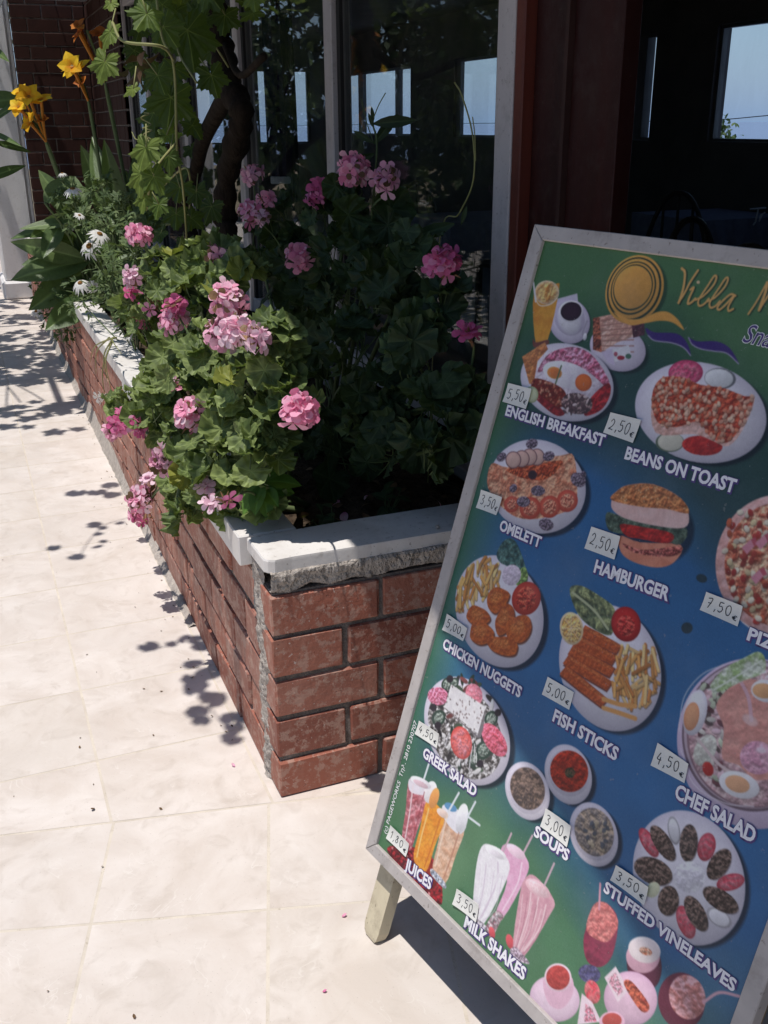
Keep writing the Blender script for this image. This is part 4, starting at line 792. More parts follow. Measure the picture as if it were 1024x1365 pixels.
p = at(951, 182, x=13.0); leafmass('olive_tree', (p[0], p[1], p[2]-.30), (.34, .46, .66), 900, .12, 'small green treetop at the lower left of the sea window in the doorway', 'tree', -2.5, 'daisy_leaf')
p = at(981, 192, x=13.0); leafmass('olive_tree', (p[0], p[1], p[2]-.22), (.2, .2, .34), 300, .10, 'tip of a lower treetop in the sea window right of the first', 'tree', -2.5, 'daisy_leaf')
# fallen petals on the paving
for k, (px, py, s, mt, l) in enumerate([(456, 1222, .010, 'pink', 'fallen pink petal on the paving left of the board leg'), (313, 1022, .011, 'mauve', 'pale fallen petal on the paving left of the planter corner'), (126, 1077, .012, 'dry_leaf', 'curled brown petal on the paving far left of the planter corner'), (430, 1322, .008, 'hot_pink', 'tiny pink petal on the paving near the bottom of the view'), (180, 1358, .008, 'dry_leaf', 'tiny brown scrap on the paving at the bottom left'), (170, 698, .010, 'dry_leaf', 'brown scrap on the paving beside the leaf shadows')]):
    c = at(px, py, z=.0022); mb = MB(); put(mb, t_blade(.7, 5, -.5, .5), c, (0, 0, 1), (math.cos(k*2), math.sin(k*2), 0), s, rnd=.5); tag(mb.build('fallen_petal', M[mt], None, tuple(c)), l, 'petal', 'petals fallen on the paving')
lt = MB()
for k in range(120): put(lt, BL_, (RNG.uniform(.6, 1.12), RNG.uniform(1.99, 3.2), .512+RNG.random()*.012), unit(np.array([0, 0, 1])+RNG.normal(0, .5, 3)), RNG.normal(0, 1, 3), RNG.uniform(.015, .045), int(RNG.random() < .12))
o_ = lt.build('leaf_litter', [M['dry_leaf'], M['pink']], None, (.85, 2.5, .51)); structure(o_, 'stuff')
for k, (x, y, l) in enumerate([(.70, 2.06, 'small dark seedling on the shaded soil just inside the near coping'), (.86, 2.12, 'second dark seedling on the shaded soil, nearer the menu board')]):
    e = empty('seedling', (x, y, .505), l, 'plant'); mb = MB(); st = MB()
    for _ in range(13): a = RNG.random()*6.28; p = np.array([x+RNG.normal(0, .025), y+RNG.normal(0, .025), .53+RNG.random()*.06]); put(mb, BL_, p, unit(np.array([0, -.2, 1])+RNG.normal(0, .3, 3)), (math.cos(a), math.sin(a), .2), RNG.uniform(.03, .055)); st.tube([(x, y, .505), p], .0012, 4)
    mb.build('leaves', M['shade_toned_leaf'], e); st.build('stems', M['stem'], e)
lt = MB()
for k in range(70):
    x_ = .455-abs(RNG.normal(0, .05)) if k < 52 else RNG.uniform(-.1, .45); y_ = RNG.uniform(1.95, 5.5) if k < 52 else RNG.uniform(1.2, 4.5)
    put(lt, t_blade(.6, 4, -.4, .5, 1, 2), (x_, y_, .0015), (RNG.normal(0, .2), RNG.normal(0, .2), 1), RNG.normal(0, 1, 3)*[1, 1, 0], RNG.uniform(.003, .009), 0)
structure(lt.build('leaf_crumbs', [M['dry_leaf']], None, (.4, 3, 0)), 'stuff')
# pebble on the near coping
c = at(583, 703, z=.592); mb = MB(); mb.lathe([(.002, -.003), (.0045, -.001), (.0055, .002), (.003, .005), (.001, .006)], tuple(c), 10); tag(mb.build('pebble', M['cement'], None, tuple(c)), 'small grey pebble lying on the front coping slab', 'pebble')

# ------------------------------------------------------------------ menu board
BTL = np.array([0.8641, 1.4630, 1.2653]); BA = np.array([0.2050, -0.9788, -0.0009]); BD = np.array([-0.2960, -0.0611, -0.9532]); BN = np.cross(BA, -BD); BN /= np.linalg.norm(BN)
BW, BH = 754.0, 1143.0
def bp(u, v, w=0.0): return BTL+BA*(u/1000)+BD*(v/1000)+BN*(w/1000)     # millimetres on the board
sb = empty('menu_board', (0.62, 1.02, 0.0), 'tall leaning menu board with food pictures and prices in a pale wooden frame', 'sign')
def bbox(mm, u0, v0, u1, v1, w0, w1, mi=0, skew=None):
    q = skew or [(u0, v0), (u1, v0), (u1, v1), (u0, v1)]
    V = [bp(a, b, w0) for a, b in q]+[bp(a, b, w1-1.5) for a, b in q]; c = np.mean(q, 0)
    V += [bp(a+np.sign(c[0]-a)*1.2, b+np.sign(c[1]-b)*1.2, w1) for a, b in q]
    mm.add(V, [(3, 2, 1, 0), (8, 9, 10, 11)]+[(k*4+i, k*4+(i+1) % 4, k*4+4+(i+1) % 4, k*4+4+i) for k in (0, 1) for i in range(4)], mi)
mm = MB(); f = 24
bbox(mm, 0, 0, 0, 0, -16, 7, skew=[(0.3, 0.5), (BW-.3, 0.5), (BW-f-4, f), (f+4, f)]); bbox(mm, 0, 0, 0, 0, -16, 7, skew=[(0.3, BH-.5), (f+.3, BH-f), (BW-f-.3, BH-f), (BW-.3, BH-.5)])
bbox(mm, 0, 0, 0, 0, -16, 7, skew=[(0, 1), (f+3.4, f+.6), (f, BH-f-.6), (0, BH-1)]); bbox(mm, 0, 0, 0, 0, -16, 7, skew=[(BW, 1), (BW, BH-1), (BW-f, BH-f-.6), (BW-f-3.4, f+.6)])
mm.build('frame', M['board_frame'], sb)
mm = MB(); bbox(mm, 4, 4, BW-4, BH-4, -28, -17); mm.build('back_panel', M['board_back'], sb)
def post(a, b, w, t_, name='leg'):
    a, b = np.array(a, float), np.array(b, float); d = unit(b-a); x = unit(BA-d*(BA @ d)); y = np.cross(d, x); mm = MB(); sec = [(-1, -1), (1, -1), (1, 1), (-1, 1)]
    L = np.linalg.norm(b-a); V = []
    for s, kx, ky in ((0, 1, 1), (L-.022, 1, 1), (L-.008, .86, .9), (L, .62, .75)):
        for sx, sy in sec: V.append(a+d*s+x*sx*w/2*kx+y*sy*t_/2*ky)
    F = [(k*4+i, k*4+(i+1) % 4, k*4+4+(i+1) % 4, k*4+4+i) for k in range(3) for i in range(4)]+[(3, 2, 1, 0), (12, 13, 14, 15)]
    mm.add(V, F); return mm.build(name, M['old_wood'], sb)
for u in (36, BW-40):
    a = bp(u, BH-260, -41); k = bp(u, BH, -41); d = unit(k-a); e = a+d*(a[2]/-d[2]); e[2] = 0.001; post(a, e, .045, .025)
for u in (60, BW-64):
    a = bp(u, 70, -44); e = np.array([a[0]+.36, a[1]+.06, .001]); post(a, e, .04, .022)
for u in (60, BW-64): mm = MB(); bbox(mm, u-16, 40, u+16, 90, -33, -28.5); mm.build('hinge', M['iron'], sb)

# --- the print: painted on a fine grid of the board itself
def vnoise(U, V, s, seed, oct_=3):
    r = np.random.default_rng(seed); out = np.zeros_like(U); amp, tot = 1.0, 0.0
    for o in range(oct_):
        g = r.random((64, 64)); x, y = U/s*(2**o)+r.random()*50, V/s*(2**o)+r.random()*50
        i, j = np.floor(x).astype(int), np.floor(y).astype(int); fx, fy = x-i, y-j; fx, fy = fx*fx*(3-2*fx), fy*fy*(3-2*fy)
        a, b, c, d = g[i % 64, j % 64], g[(i+1) % 64, j % 64], g[i % 64, (j+1) % 64], g[(i+1) % 64, (j+1) % 64]
        out += amp*((a*(1-fx)+b*fx)*(1-fy)+(c*(1-fx)+d*fx)*fy); tot += amp; amp *= .55
    return out/tot
U0, U1, V0, V1, ST = 22.0, 732.5, 22.0, 1120.5, 1.15
us = np.arange(U0, U1, ST); vs_ = np.arange(V0, V1, ST); GU, GV = np.meshgrid(us, vs_); NV, NU = GU.shape
def hx(c):
    if isinstance(c, str): c = int(c, 16)
    return np.array([c >> 16, (c >> 8) & 255, c & 255])/255.0
def pack(c): r, g, b = [int(np.clip(v, 0, 1)*255) for v in c]; return r*65536+g*256+b
n1 = vnoise(GU+GV*.4, GV-GU*.4, 260, 1); n2 = vnoise(GU, GV, 60, 2)
y_ = GV/1143+0.10*(n1-.5)+.05*np.sin(GU/150)
stops = [(0, '4c7a45'), (.10, '467444'), (.20, '22443f'), (.29, '2c4a52'), (.37, '26609a'), (.60, '2669a8'), (.74, '27629a'), (.81, '2c6070'), (.87, '467a56'), (1, '4e8056')]
IMG = np.stack([np.interp(y_, [s for s, _ in stops], [hx(c)[k] for _, c in stops]) for k in range(3)], -1)
ed = np.clip(1-(GU-22)/(95+50*n1), 0, 1)**1.3*np.clip((GV-120)/200, .3, 1); IMG = IMG*(1-.85*ed[..., None])+hx('3f7446')*.85*ed[..., None]
st_ = np.clip(np.sin((GU*.9+GV*.55)/62+n1*5)-.35, 0, 1)*np.clip((GV-760)/200, 0, 1)*.35; IMG = IMG*(1-st_[..., None])+hx('8aa878')*st_[..., None]
dk = np.clip((vnoise(GU, GV, 330, 5)-.52)*3, 0, .5)*np.clip((GV-830)/120, 0, 1); IMG *= (1-dk[..., None]); IMG *= (0.94+.12*n2)[..., None]
def blend(sl, cov, colr): IMG[sl] = IMG[sl]*(1-cov[..., None])+colr*cov[..., None]
def region(u0, v0, u1, v1):
    i0, i1 = int(np.clip((v0-V0)/ST-1, 0, NV)), int(np.clip((v1-V0)/ST+2, 0, NV)); j0, j1 = int(np.clip((u0-U0)/ST-1, 0, NU)), int(np.clip((u1-U0)/ST+2, 0, NU)); return (slice(i0, i1), slice(j0, j1))
_sd = [100]
def shade_col(sl, c, c2, n, ns):
    base = np.broadcast_to(hx(c), (*GU[sl].shape, 3))
    if c2 and n: _sd[0] += 1; Z = vnoise(GU[sl], GV[sl], ns, _sd[0]); k = np.clip((Z-.5)*3.2+.5, 0, 1)[..., None]*n; R_ = Z-vnoise(GU[sl]+1.3, GV[sl]+1.6, ns, _sd[0]); F_ = vnoise(GU[sl], GV[sl], max(1.6, ns*.3), _sd[0]+900, 2)-.5; return np.clip((base*(1-k)+hx(c2)*k)*(1+np.clip(-R_*2.2, -.3, .34)*max(0, min(1, (n-.5)*2.6))+F_*(.07+.12*max(0, n-.4)))[..., None], 0, 1)
    _sd[0] += 1; return base*(0.96+.08*vnoise(GU[sl], GV[sl], 7, _sd[0], 2))[..., None]
def d_ellipse(cu, cv, a, b, c, d, colr, c2, n, ns, soft, edge, al):
    e = (abs(a)+abs(c))+soft+3; h = (abs(b)+abs(d))+soft+3; sl = region(cu-e, cv-h, cu+e, cv+h)
    if GU[sl].size == 0: return
    X, Y = GU[sl]-cu, GV[sl]-cv; det = a*d-b*c; p = (X*d-Y*c)/det; q = (-X*b+Y*a)/det; r = np.sqrt(p*p+q*q)
    cov = np.clip((1-r)*math.sqrt(abs(det))/(soft or ST)+(.5 if not soft else 0), 0, 1)*al; C = shade_col(sl, colr, c2, n, ns)
    if edge: k = np.clip(r, 0, 1)[..., None]**5; C = C*(1-k)+hx(edge)*k
    if not soft and colr > 0x605040: C = C*(1+.13*np.clip(-(X+1.4*Y)/(1.72*math.sqrt(abs(det))), -1, 1))[..., None]
    blend(sl, cov, np.clip(C, 0, 1))
def sdist(X, Y, Q):
    dm = np.full(X.shape, 1e9); ins = np.zeros(X.shape, bool); n = len(Q)
    for i in range(n):
        (x0, y0), (x1, y1) = Q[i], Q[(i+1) % n]; dx, dy = x1-x0, y1-y0; t = np.clip(((X-x0)*dx+(Y-y0)*dy)/(dx*dx+dy*dy+1e-9), 0, 1); dm = np.minimum(dm, (X-x0-t*dx)**2+(Y-y0-t*dy)**2)
        if y0 != y1: ins ^= ((y0 > Y) != (y1 > Y)) & (X < (x1-x0)*(Y-y0)/(y1-y0)+x0)
    return np.where(ins, 1, -1)*np.sqrt(dm)
def closed(Q, k=4):
    P = np.array(Q, float); n = len(P); o = []
    for i in range(n):
        a, b, c, d = P[i-1], P[i], P[(i+1) % n], P[(i+2) % n]
        for t in np.linspace(0, 1, k, endpoint=False): o.append(.5*(2*b+(c-a)*t+(2*a-5*b+4*c-d)*t*t+(3*b-a-3*c+d)*t**3))
    return np.array(o)
def d_poly(Q, colr, c2, n, ns, soft, sm, al):
    Q = closed(Q) if sm else np.array(Q, float); sl = region(*(Q.min(0)-2), *(Q.max(0)+2))
    if GU[sl].size == 0: return
    D = sdist(GU[sl], GV[sl], Q); blend(sl, np.clip(D/(soft or ST)+.5, 0, 1)*al, shade_col(sl, colr, c2, n, ns))
def d_line(Q, w, colr, al=1.0, sm=True):
    Q = spline(Q, 8) if sm and len(Q) > 2 else np.array(Q, float); sl = region(*(Q.min(0)-w), *(Q.max(0)+w))
    if GU[sl].size == 0: return
    X, Y = GU[sl], GV[sl]; dm = np.full(X.shape, 1e9)
    for i in range(len(Q)-1):
        (x0, y0), (x1, y1) = Q[i], Q[i+1]; dx, dy = x1-x0, y1-y0; t = np.clip(((X-x0)*dx+(Y-y0)*dy)/(dx*dx+dy*dy+1e-9), 0, 1); dm = np.minimum(dm, (X-x0-t*dx)**2+(Y-y0-t*dy)**2)
    blend(sl, np.clip((w/2-np.sqrt(dm))/ST+.5, 0, 1)*al, hx(colr) if isinstance(colr, (str, int)) else colr)
def inside(p, Q):
    r = False
    for i in range(len(Q)):
        (x0, y0), (x1, y1) = Q[i], Q[(i+1) % len(Q)]
        if (y0 > p[1]) != (y1 > p[1]) and p[0] < (x1-x0)*(p[1]-y0)/(y1-y0)+x0: r = not r
    return r
def d_scatter(kind, Q, cols, num, ln, w, seed):
    r = np.random.default_rng(seed+50); Q = closed(Q, 3); lo, hi = Q.min(0), Q.max(0); k = 0; tries = 0
    while k < num and tries < num*8:
        tries += 1; p = lo+r.random(2)*(hi-lo)
        if not inside(p, Q): continue
        k += 1; c = hx(cols[int(r.integers(len(cols)))])*r.uniform(.85, 1.12); c = np.clip(c, 0, 1)
        if kind == 'fry':
            a = r.normal(1.2, .55); d = np.array([math.cos(a), math.sin(a)])*ln*r.uniform(.3, .55); p0, p1 = p-d, p+d
            if not inside(p0, Q): p0 = p
            if not inside(p1, Q): p1 = p
            if np.linalg.norm(p1-p0) < 2: continue
            d_line([p0+[1.2, 1.2], p1+[1.2, 1.2]], w*1.15, c*.45, .6); d_line([p0, p1], w, c); d_line([p0-[.7, .7], p1-[.7, .7]], w*.35, np.clip(c*1.15, 0, 1), .7)
        else:
            a = r.random()*6.28; A, B = np.array([math.cos(a), math.sin(a)])*ln, np.array([-math.sin(a), math.cos(a)])*w; h = pack(c)
            if ln > 2.6: d_ellipse(p[0]+.8, p[1]+.8, *(A*1.05), *(B*1.1), pack(c*.47), 0, 0, 1, 0, 0, .6)
            d_ellipse(p[0], p[1], *A, *B, h, 0, 0, 1, 0, 0, .95)
SHAPES=[
["E",134.9,141.8,42.0,-6.4,13.7,34.4,527892,0,0,6,5,0,0.6],
["P",[[87.3,110.7],[129.5,95.9],[136.6,109.5],[111.2,127.2],[86.8,137.4]],14077410,0,0,6,0,0,1],
["E",128.4,139.3,35.6,-16.3,29.0,29.4,14866666,0,0,6,0,12496845,1],
["E",127.1,134.7,26.4,-12.0,22.8,23.2,12892368,0,0,6,0,0,1],
["E",127.6,135.9,22.3,-8.2,18.3,22.3,15460078,0,0,6,0,13156052,1],
["E",126.3,124.3,23.0,-8.3,12.1,14.7,15525616,0,0,6,0,0,1],
["E",127.0,124.2,19.5,-7.1,10.2,12.5,3413546,0,0,6,0,1969178,1],
["L",[[165.6,134.4],[163.6,151.9],[171.0,159.3]],4.0,11182260,1],
["E",170.2,157.2,3.9,-0.1,0.8,5.6,14802150,0,0,6,0,0,1],
["P",[[35.5,107.4],[73.0,188.1],[94.4,176.5],[88.9,95.0],[76.5,87.7]],15507504,13528606,0.5,14,0,1,1],
["E",63.4,103.0,24.5,-8.3,14.0,16.8,15777390,14055464,0.8,8,0,15783870,1],
["L",[[40.6,115.8],[57.4,124.8],[79.6,119.5],[89.4,108.2]],1.8,16114120,1],
["L",[[27.4,91.4],[44.5,119.8]],3.6,15460075,1],
["P",[[61.2,177.5],[70.9,182.7],[95.1,174.2],[97.0,182.8],[69.2,191.0]],7879730,0,0,6,0,1,1],
["E",249.2,166.6,54.7,4.9,-2.7,32.0,527892,0,0,6,5,0,0.6],
["E",238.4,162.9,55.3,5.0,-2.8,32.2,14866152,0,0,6,0,12891342,1],
["P",[[176.1,127.5],[213.0,115.7],[257.5,124.5],[262.2,142.2],[236.5,154.7],[210.5,174.4],[194.0,173.0]],15251622,13536374,0.7,8,0,0,1],
["L",[[192.7,129.2],[251.3,112.2]],2.1,11169378,0.8],
["L",[[195.6,136.4],[254.6,120.7]],2.1,11169378,0.8],
["L",[[198.4,143.6],[257.9,129.2]],2.1,11169378,0.8],
["L",[[201.2,150.8],[261.2,137.6]],2.1,11169378,0.8],
["L",[[204.0,157.9],[264.5,146.1]],2.1,11169378,0.8],
["L",[[206.8,165.1],[267.8,154.6]],2.1,11169378,0.8],
["L",[[209.6,172.2],[271.0,163.0]],2.1,11169378,0.8],
["P",[[175.6,127.5],[187.9,124.2],[211.9,173.7],[193.5,173.1]],11557954,7222316,0.9,6,0,0,1],
["P",[[252.8,126.3],[274.3,119.9],[282.0,135.9],[262.8,143.7]],6303290,3938856,0.7,3,0,0,1],
["P",[[210.3,174.0],[229.5,165.3],[244.3,188.9],[229.0,185.4]],14075106,0,0,6,0,0,1],
["P",[[229.9,166.3],[258.4,154.8],[270.5,170.5],[242.0,183.0]],15131370,0,0,6,0,0,1],
["E",251.0,175.2,6.9,-1.3,1.2,3.1,11151420,0,0,6,0,0,1],
["E",263.9,170.6,5.4,-1.0,1.4,3.6,4615770,0,0,6,0,0,1],
["E",239.3,171.7,3.5,-0.6,1.2,3.2,11817060,0,0,6,0,0,1],
["E",168.1,233.9,101.5,5.3,-5.7,58.5,527902,0,0,6,5,0,0.75],
["E",155.3,230.5,100.8,5.4,-5.7,57.7,15262444,0,0,6,0,13156562,1],
["E",156.8,221.9,76.5,4.4,-3.8,38.7,15523562,14073556,0.6,10,0,0,1],
["P",[[92.2,227.6],[105.4,195.5],[151.4,176.2],[195.6,181.5],[237.7,207.9],[248.4,224.9],[206.7,209.7],[161.2,200.9],[122.0,212.8]],14849716,13128822,0.9,7,0,1,1],
["E",155.9,219.7,54.3,1.8,-1.0,19.4,15788272,14470882,0.5,8,0,0,1],
["P",[[48.1,210.4],[90.2,178.6],[100.7,188.6],[85.3,210.5],[90.7,248.6],[80.5,248.4]],14584908,11820082,0.7,7,0,0,1],
["E",128.8,221.4,16.4,-0.1,0.2,9.3,15235124,0,0,6,0,15772240,1],
["E",193.4,224.0,16.3,-3.3,4.9,12.4,15232556,0,0,6,0,13521960,1],
["L",[[139.0,208.7],[137.5,236.5]],3.1,5664326,1],
["P",[[91.9,248.4],[160.8,270.1],[173.5,278.5],[151.6,283.5],[95.8,264.7]],10496044,7215652,0.7,8,0,1,1],
["P",[[89.8,238.2],[125.3,237.0],[159.6,243.5],[169.8,261.4],[151.6,270.8],[92.9,254.2]],9186338,5904922,0.6,4,0,1,1],
["S","dot",[[89.8,238.2],[125.3,237.0],[159.6,243.5],[169.8,261.4],[151.6,270.8],[92.9,254.2]],[13528660,14849656],36,2.7,1.8,3],
["P",[[212.5,269.5],[216.6,242.4],[240.5,215.0],[251.0,228.7],[246.1,251.1],[228.8,265.8]],12460584,8524318,0.8,8,0,1,1],
["E",192.0,257.1,32.3,-2.8,2.3,15.7,9861238,5256252,0.9,5,0,0,1],
["S","dot",[[160.8,254.4],[211.5,237.0],[221.4,254.4],[201.5,272.1],[171.9,274.4]],[14862536,5913666],24,4.7,1.9,5],
["E",92.9,264.1,14.8,-3.1,5.1,12.5,14080688,0,0,6,0,9871470,1],
["E",246.6,77.3,54.0,8.7,-6.5,48.5,661518,0,0,6,4,0,0.5],
["E",237.5,76.3,53.8,8.7,-6.7,48.8,15508546,0,0,6,0,0,1],
["E",236.8,75.7,50.0,8.1,-6.2,45.2,1979426,0,0,6,0,0,1],
["E",236.3,75.2,46.7,7.5,-5.8,42.5,15508546,0,0,6,0,0,1],
["E",235.3,74.5,41.7,6.7,-5.2,37.9,1979426,0,0,6,0,0,1],
["E",234.9,74.1,39.6,6.4,-4.9,35.8,15508546,0,0,6,0,0,1],
["E",234.4,73.6,36.7,6.0,-4.5,32.7,1979426,0,0,6,0,0,1],
["E",234.1,73.2,35.3,5.7,-4.2,30.6,15508546,0,0,6,0,0,1],
["P",[[211.9,113.1],[243.7,118.5],[270.5,113.4],[291.2,101.7],[310.6,98.9],[330.9,106.5],[346.1,118.9],[323.6,111.8],[300.9,112.6],[274.6,120.4],[246.9,126.8]],15508546,0,0,6,0,1,1],
["P",[[279.7,126.1],[297.8,129.8],[335.5,125.4],[357.4,134.8],[369.8,150.5],[353.5,141.8],[331.4,139.2],[302.1,141.0],[287.6,135.8]],3809396,0,0,6,0,1,1],
["L",[[287.6,135.8],[302.1,141.0],[331.4,139.2],[353.5,141.8],[369.8,150.5]],1.6,11182270,1],
["P",[[357.2,127.5],[373.6,130.0],[403.0,125.1],[426.7,130.2],[447.4,147.5],[424.7,137.6],[403.6,138.3],[382.0,138.9],[366.6,135.4]],3809396,0,0,6,0,1,1],
["L",[[357.2,127.5],[366.6,135.4],[382.0,138.9],[403.0,138.4],[424.7,137.6],[447.4,147.5]],1.5,11182270,1],
["L",[[313.8,38.1],[320.7,42.3],[324.7,54.6],[326.5,67.3],[326.1,84.5]],4.9,1057302,0.6],
["L",[[325.5,84.0],[330.3,72.3],[334.9,54.3],[341.7,37.7]],4.7,1057302,0.6],
["L",[[339.1,64.2],[343.3,61.5],[341.1,75.5],[341.8,83.3],[346.8,81.1],[351.4,75.4]],4.6,1057302,0.6],
["L",[[352.8,76.6],[363.2,69.8],[373.7,54.1],[374.7,43.3],[370.4,42.4],[365.4,55.1],[360.0,68.4],[357.3,77.8],[361.4,83.8],[368.3,80.3],[373.0,72.5]],4.1,1057302,0.6],
["L",[[372.6,76.1],[382.6,69.0],[392.2,54.5],[393.7,43.7],[389.5,42.8],[384.4,55.5],[379.2,68.6],[376.4,77.9],[380.3,83.7],[387.0,80.6],[391.7,73.2]],4.0,1057302,0.6],
["L",[[412.8,63.3],[404.8,62.6],[395.8,72.6],[390.9,81.8],[395.2,84.2],[402.4,76.1],[411.1,62.6],[407.3,77.8],[410.0,83.9],[415.6,80.4]],4.1,1057302,0.6],
["L",[[440.5,83.5],[447.0,65.7],[453.0,40.6]],3.8,1057302,0.6],
["L",[[453.7,40.9],[455.1,52.6],[454.3,76.2]],5.2,1057302,0.6],
["L",[[454.3,76.2],[460.7,57.0],[466.5,41.0],[469.2,43.2],[469.2,64.3],[470.9,79.4],[477.1,80.2],[480.8,74.6]],4.2,1057302,0.6],
["L",[[311.2,37.4],[318.1,41.6],[322.2,54.0],[324.0,66.7],[323.6,83.9]],3.8,15773788,1],
["L",[[322.9,83.4],[327.7,71.7],[332.4,53.7],[339.2,37.1]],3.5,15773788,1],
["L",[[336.6,63.6],[340.8,60.9],[338.6,74.9],[339.3,82.7],[344.4,80.5],[349.0,74.8]],3.5,15773788,1],
["L",[[350.4,76.1],[360.8,69.2],[371.3,53.5],[372.3,42.7],[368.0,41.8],[363.0,54.5],[357.6,67.8],[354.9,77.3],[358.9,83.2],[365.8,79.8],[370.6,71.9]],3.0,15773788,1],
["L",[[370.2,75.6],[380.2,68.5],[389.8,53.9],[391.3,43.1],[387.2,42.2],[382.0,54.9],[376.8,68.0],[374.0,77.4],[377.9,83.1],[384.6,80.0],[389.3,72.6]],2.9,15773788,1],
["L",[[410.5,62.7],[402.4,62.0],[393.4,72.0],[388.5,81.3],[392.9,83.7],[400.1,75.6],[408.8,62.1],[404.9,77.2],[407.7,83.3],[413.3,79.9]],3.0,15773788,1],
["L",[[438.3,83.0],[444.8,65.1],[450.8,40.0]],2.7,15773788,1],
["L",[[451.5,40.3],[452.9,52.0],[452.1,75.6]],4.1,15773788,1],
["L",[[452.1,75.6],[458.5,56.4],[464.3,40.4],[467.1,42.6],[467.1,63.8],[468.7,78.9],[474.9,79.7],[478.7,74.0]],3.1,15773788,1],
["E",345.6,52.7,2.7,-0.3,0.8,2.2,15779990,0,0,6,0,0,1],
["E",416.8,224.3,108.6,-2.3,4.9,66.9,527902,0,0,6,5,0,0.75],
["E",406.9,221.4,107.7,-2.1,4.7,65.9,15262444,0,0,6,0,13156562,1],
["E",369.9,174.6,27.0,-7.3,8.1,16.3,14042734,15499926,0.8,5,0,12462170,1],
["E",426.4,171.3,24.3,-3.0,3.6,13.5,7237238,0,0,6,0,0,1],
["E",424.7,171.6,22.0,-2.7,3.2,12.1,14869222,0,0,6,0,0,1],
["E",379.1,271.0,23.0,-5.8,4.9,12.8,5924948,0,0,6,0,0,1],
["E",380.1,270.2,20.6,-5.2,4.5,11.8,14078140,0,0,6,0,0,1],
["E",431.2,262.5,31.5,-5.6,3.4,12.7,13511720,10492446,0.6,6,0,0,1],
["P",[[326.4,216.8],[333.0,189.8],[367.3,181.4],[400.0,185.5],[433.6,182.4],[470.5,186.0],[486.3,184.5],[484.6,224.1],[471.2,252.8],[446.3,252.6],[413.0,251.1],[351.3,264.2]],15515316,14063234,0.6,8,0,1,1],
["P",[[326.4,216.8],[333.0,189.8],[367.3,181.4],[400.0,185.5],[433.6,182.4],[470.5,186.0],[485.1,184.8],[482.1,217.2],[467.6,249.1],[440.1,248.3],[413.4,233.3],[383.0,248.5],[347.9,248.7]],13521974,11153956,0.8,5,0,1,1],
["S","dot",[[326.4,216.8],[333.0,189.8],[367.3,181.4],[400.0,185.5],[433.6,182.4],[470.5,186.0],[485.1,184.8],[482.1,217.2],[467.6,249.1],[440.1,248.3],[413.4,233.3],[383.0,248.5],[347.9,248.7]],[15772300,14844512,16170656],210,3.5,2.5,7],
["E",167.9,402.0,102.9,17.6,-32.7,72.6,527902,0,0,6,5,0,0.75],
["E",154.7,399.6,102.1,17.4,-32.6,71.5,15262444,0,0,6,0,13156562,1],
["P",[[45.2,392.6],[83.9,387.9],[141.7,359.5],[191.2,339.5],[216.6,334.2],[242.1,380.3],[244.9,400.9],[227.4,421.1],[163.3,452.4],[111.7,455.9],[53.0,432.9]],15640706,13659212,0.8,9,0,1,1],
["P",[[83.6,392.3],[130.9,372.2],[194.1,346.9],[190.3,365.5],[168.0,386.1],[124.1,395.2]],13524022,10893346,0.9,5,0,1,1],
["E",141.9,355.3,16.6,-4.4,5.2,12.8,7885916,0,0,6,0,0,1],
["E",141.9,355.3,14.7,-3.9,4.6,11.5,14857896,0,0,6,0,13803670,1],
["E",125.8,359.6,16.9,-4.5,5.2,12.9,7885916,0,0,6,0,0,1],
["E",125.8,359.6,15.0,-4.0,4.7,11.6,14857896,0,0,6,0,13803670,1],
["E",110.4,366.5,17.2,-4.6,5.3,13.0,7885916,0,0,6,0,0,1],
["E",110.4,366.5,15.2,-4.1,4.7,11.7,14857896,0,0,6,0,13803670,1],
["E",92.6,373.2,17.5,-4.7,5.4,13.2,7885916,0,0,6,0,0,1],
["E",92.6,373.2,15.5,-4.2,4.8,11.8,14857896,0,0,6,0,13803670,1],
["E",228.8,401.7,21.2,-0.7,-1.5,17.4,14309442,0,0,6,0,12467248,1],
["E",228.8,401.7,13.6,-0.4,-1.0,11.6,15502446,14047814,0.9,3,0,0,1],
["E",197.3,420.9,21.9,-0.9,-1.6,17.7,14309442,0,0,6,0,12467248,1],
["E",197.3,420.9,14.1,-0.6,-1.1,11.8,15502446,14047814,0.9,3,0,0,1],
["E",158.3,435.1,22.8,-1.1,-1.7,18.2,14309442,0,0,6,0,12467248,1],
["E",158.3,435.1,14.7,-0.7,-1.2,12.1,15502446,14047814,0.9,3,0,0,1],
["E",116.3,441.6,17.0,-0.8,-1.4,13.6,14309442,0,0,6,0,12467248,1],
["E",116.3,441.6,10.2,-0.5,-0.9,8.7,15502446,14047814,0.9,3,0,0,1],
["E",123.0,338.0,-10.9,6.2,-6.3,-5.9,8417408,6048864,1,2.5,0,0,1],
["E",64.2,375.9,-7.1,7.7,-8.2,-3.3,8417408,6048864,1,2.5,0,0,1],
["E",166.0,347.5,-10.4,6.1,-6.0,-5.7,8417408,6048864,1,2.5,0,0,1],
["E",238.1,365.5,-15.1,-4.1,5.3,-9.5,8417408,6048864,1,2.5,0,0,1],
["E",244.8,355.7,0.8,5.6,-5.9,0.8,8417408,6048864,1,2.5,0,0,1],
["E",200.8,448.7,-15.7,0.9,0.8,-9.5,8417408,6048864,1,2.5,0,0,1],
["E",163.8,404.7,-14.0,4.1,-3.2,-8.0,8417408,6048864,1,2.5,0,0,1],
["E",140.2,430.0,-14.4,4.4,-3.3,-8.1,8417408,6048864,1,2.5,0,0,1],
["E",110.1,416.2,-2.5,7.3,-8.0,-0.7,8417408,6048864,1,2.5,0,0,1],
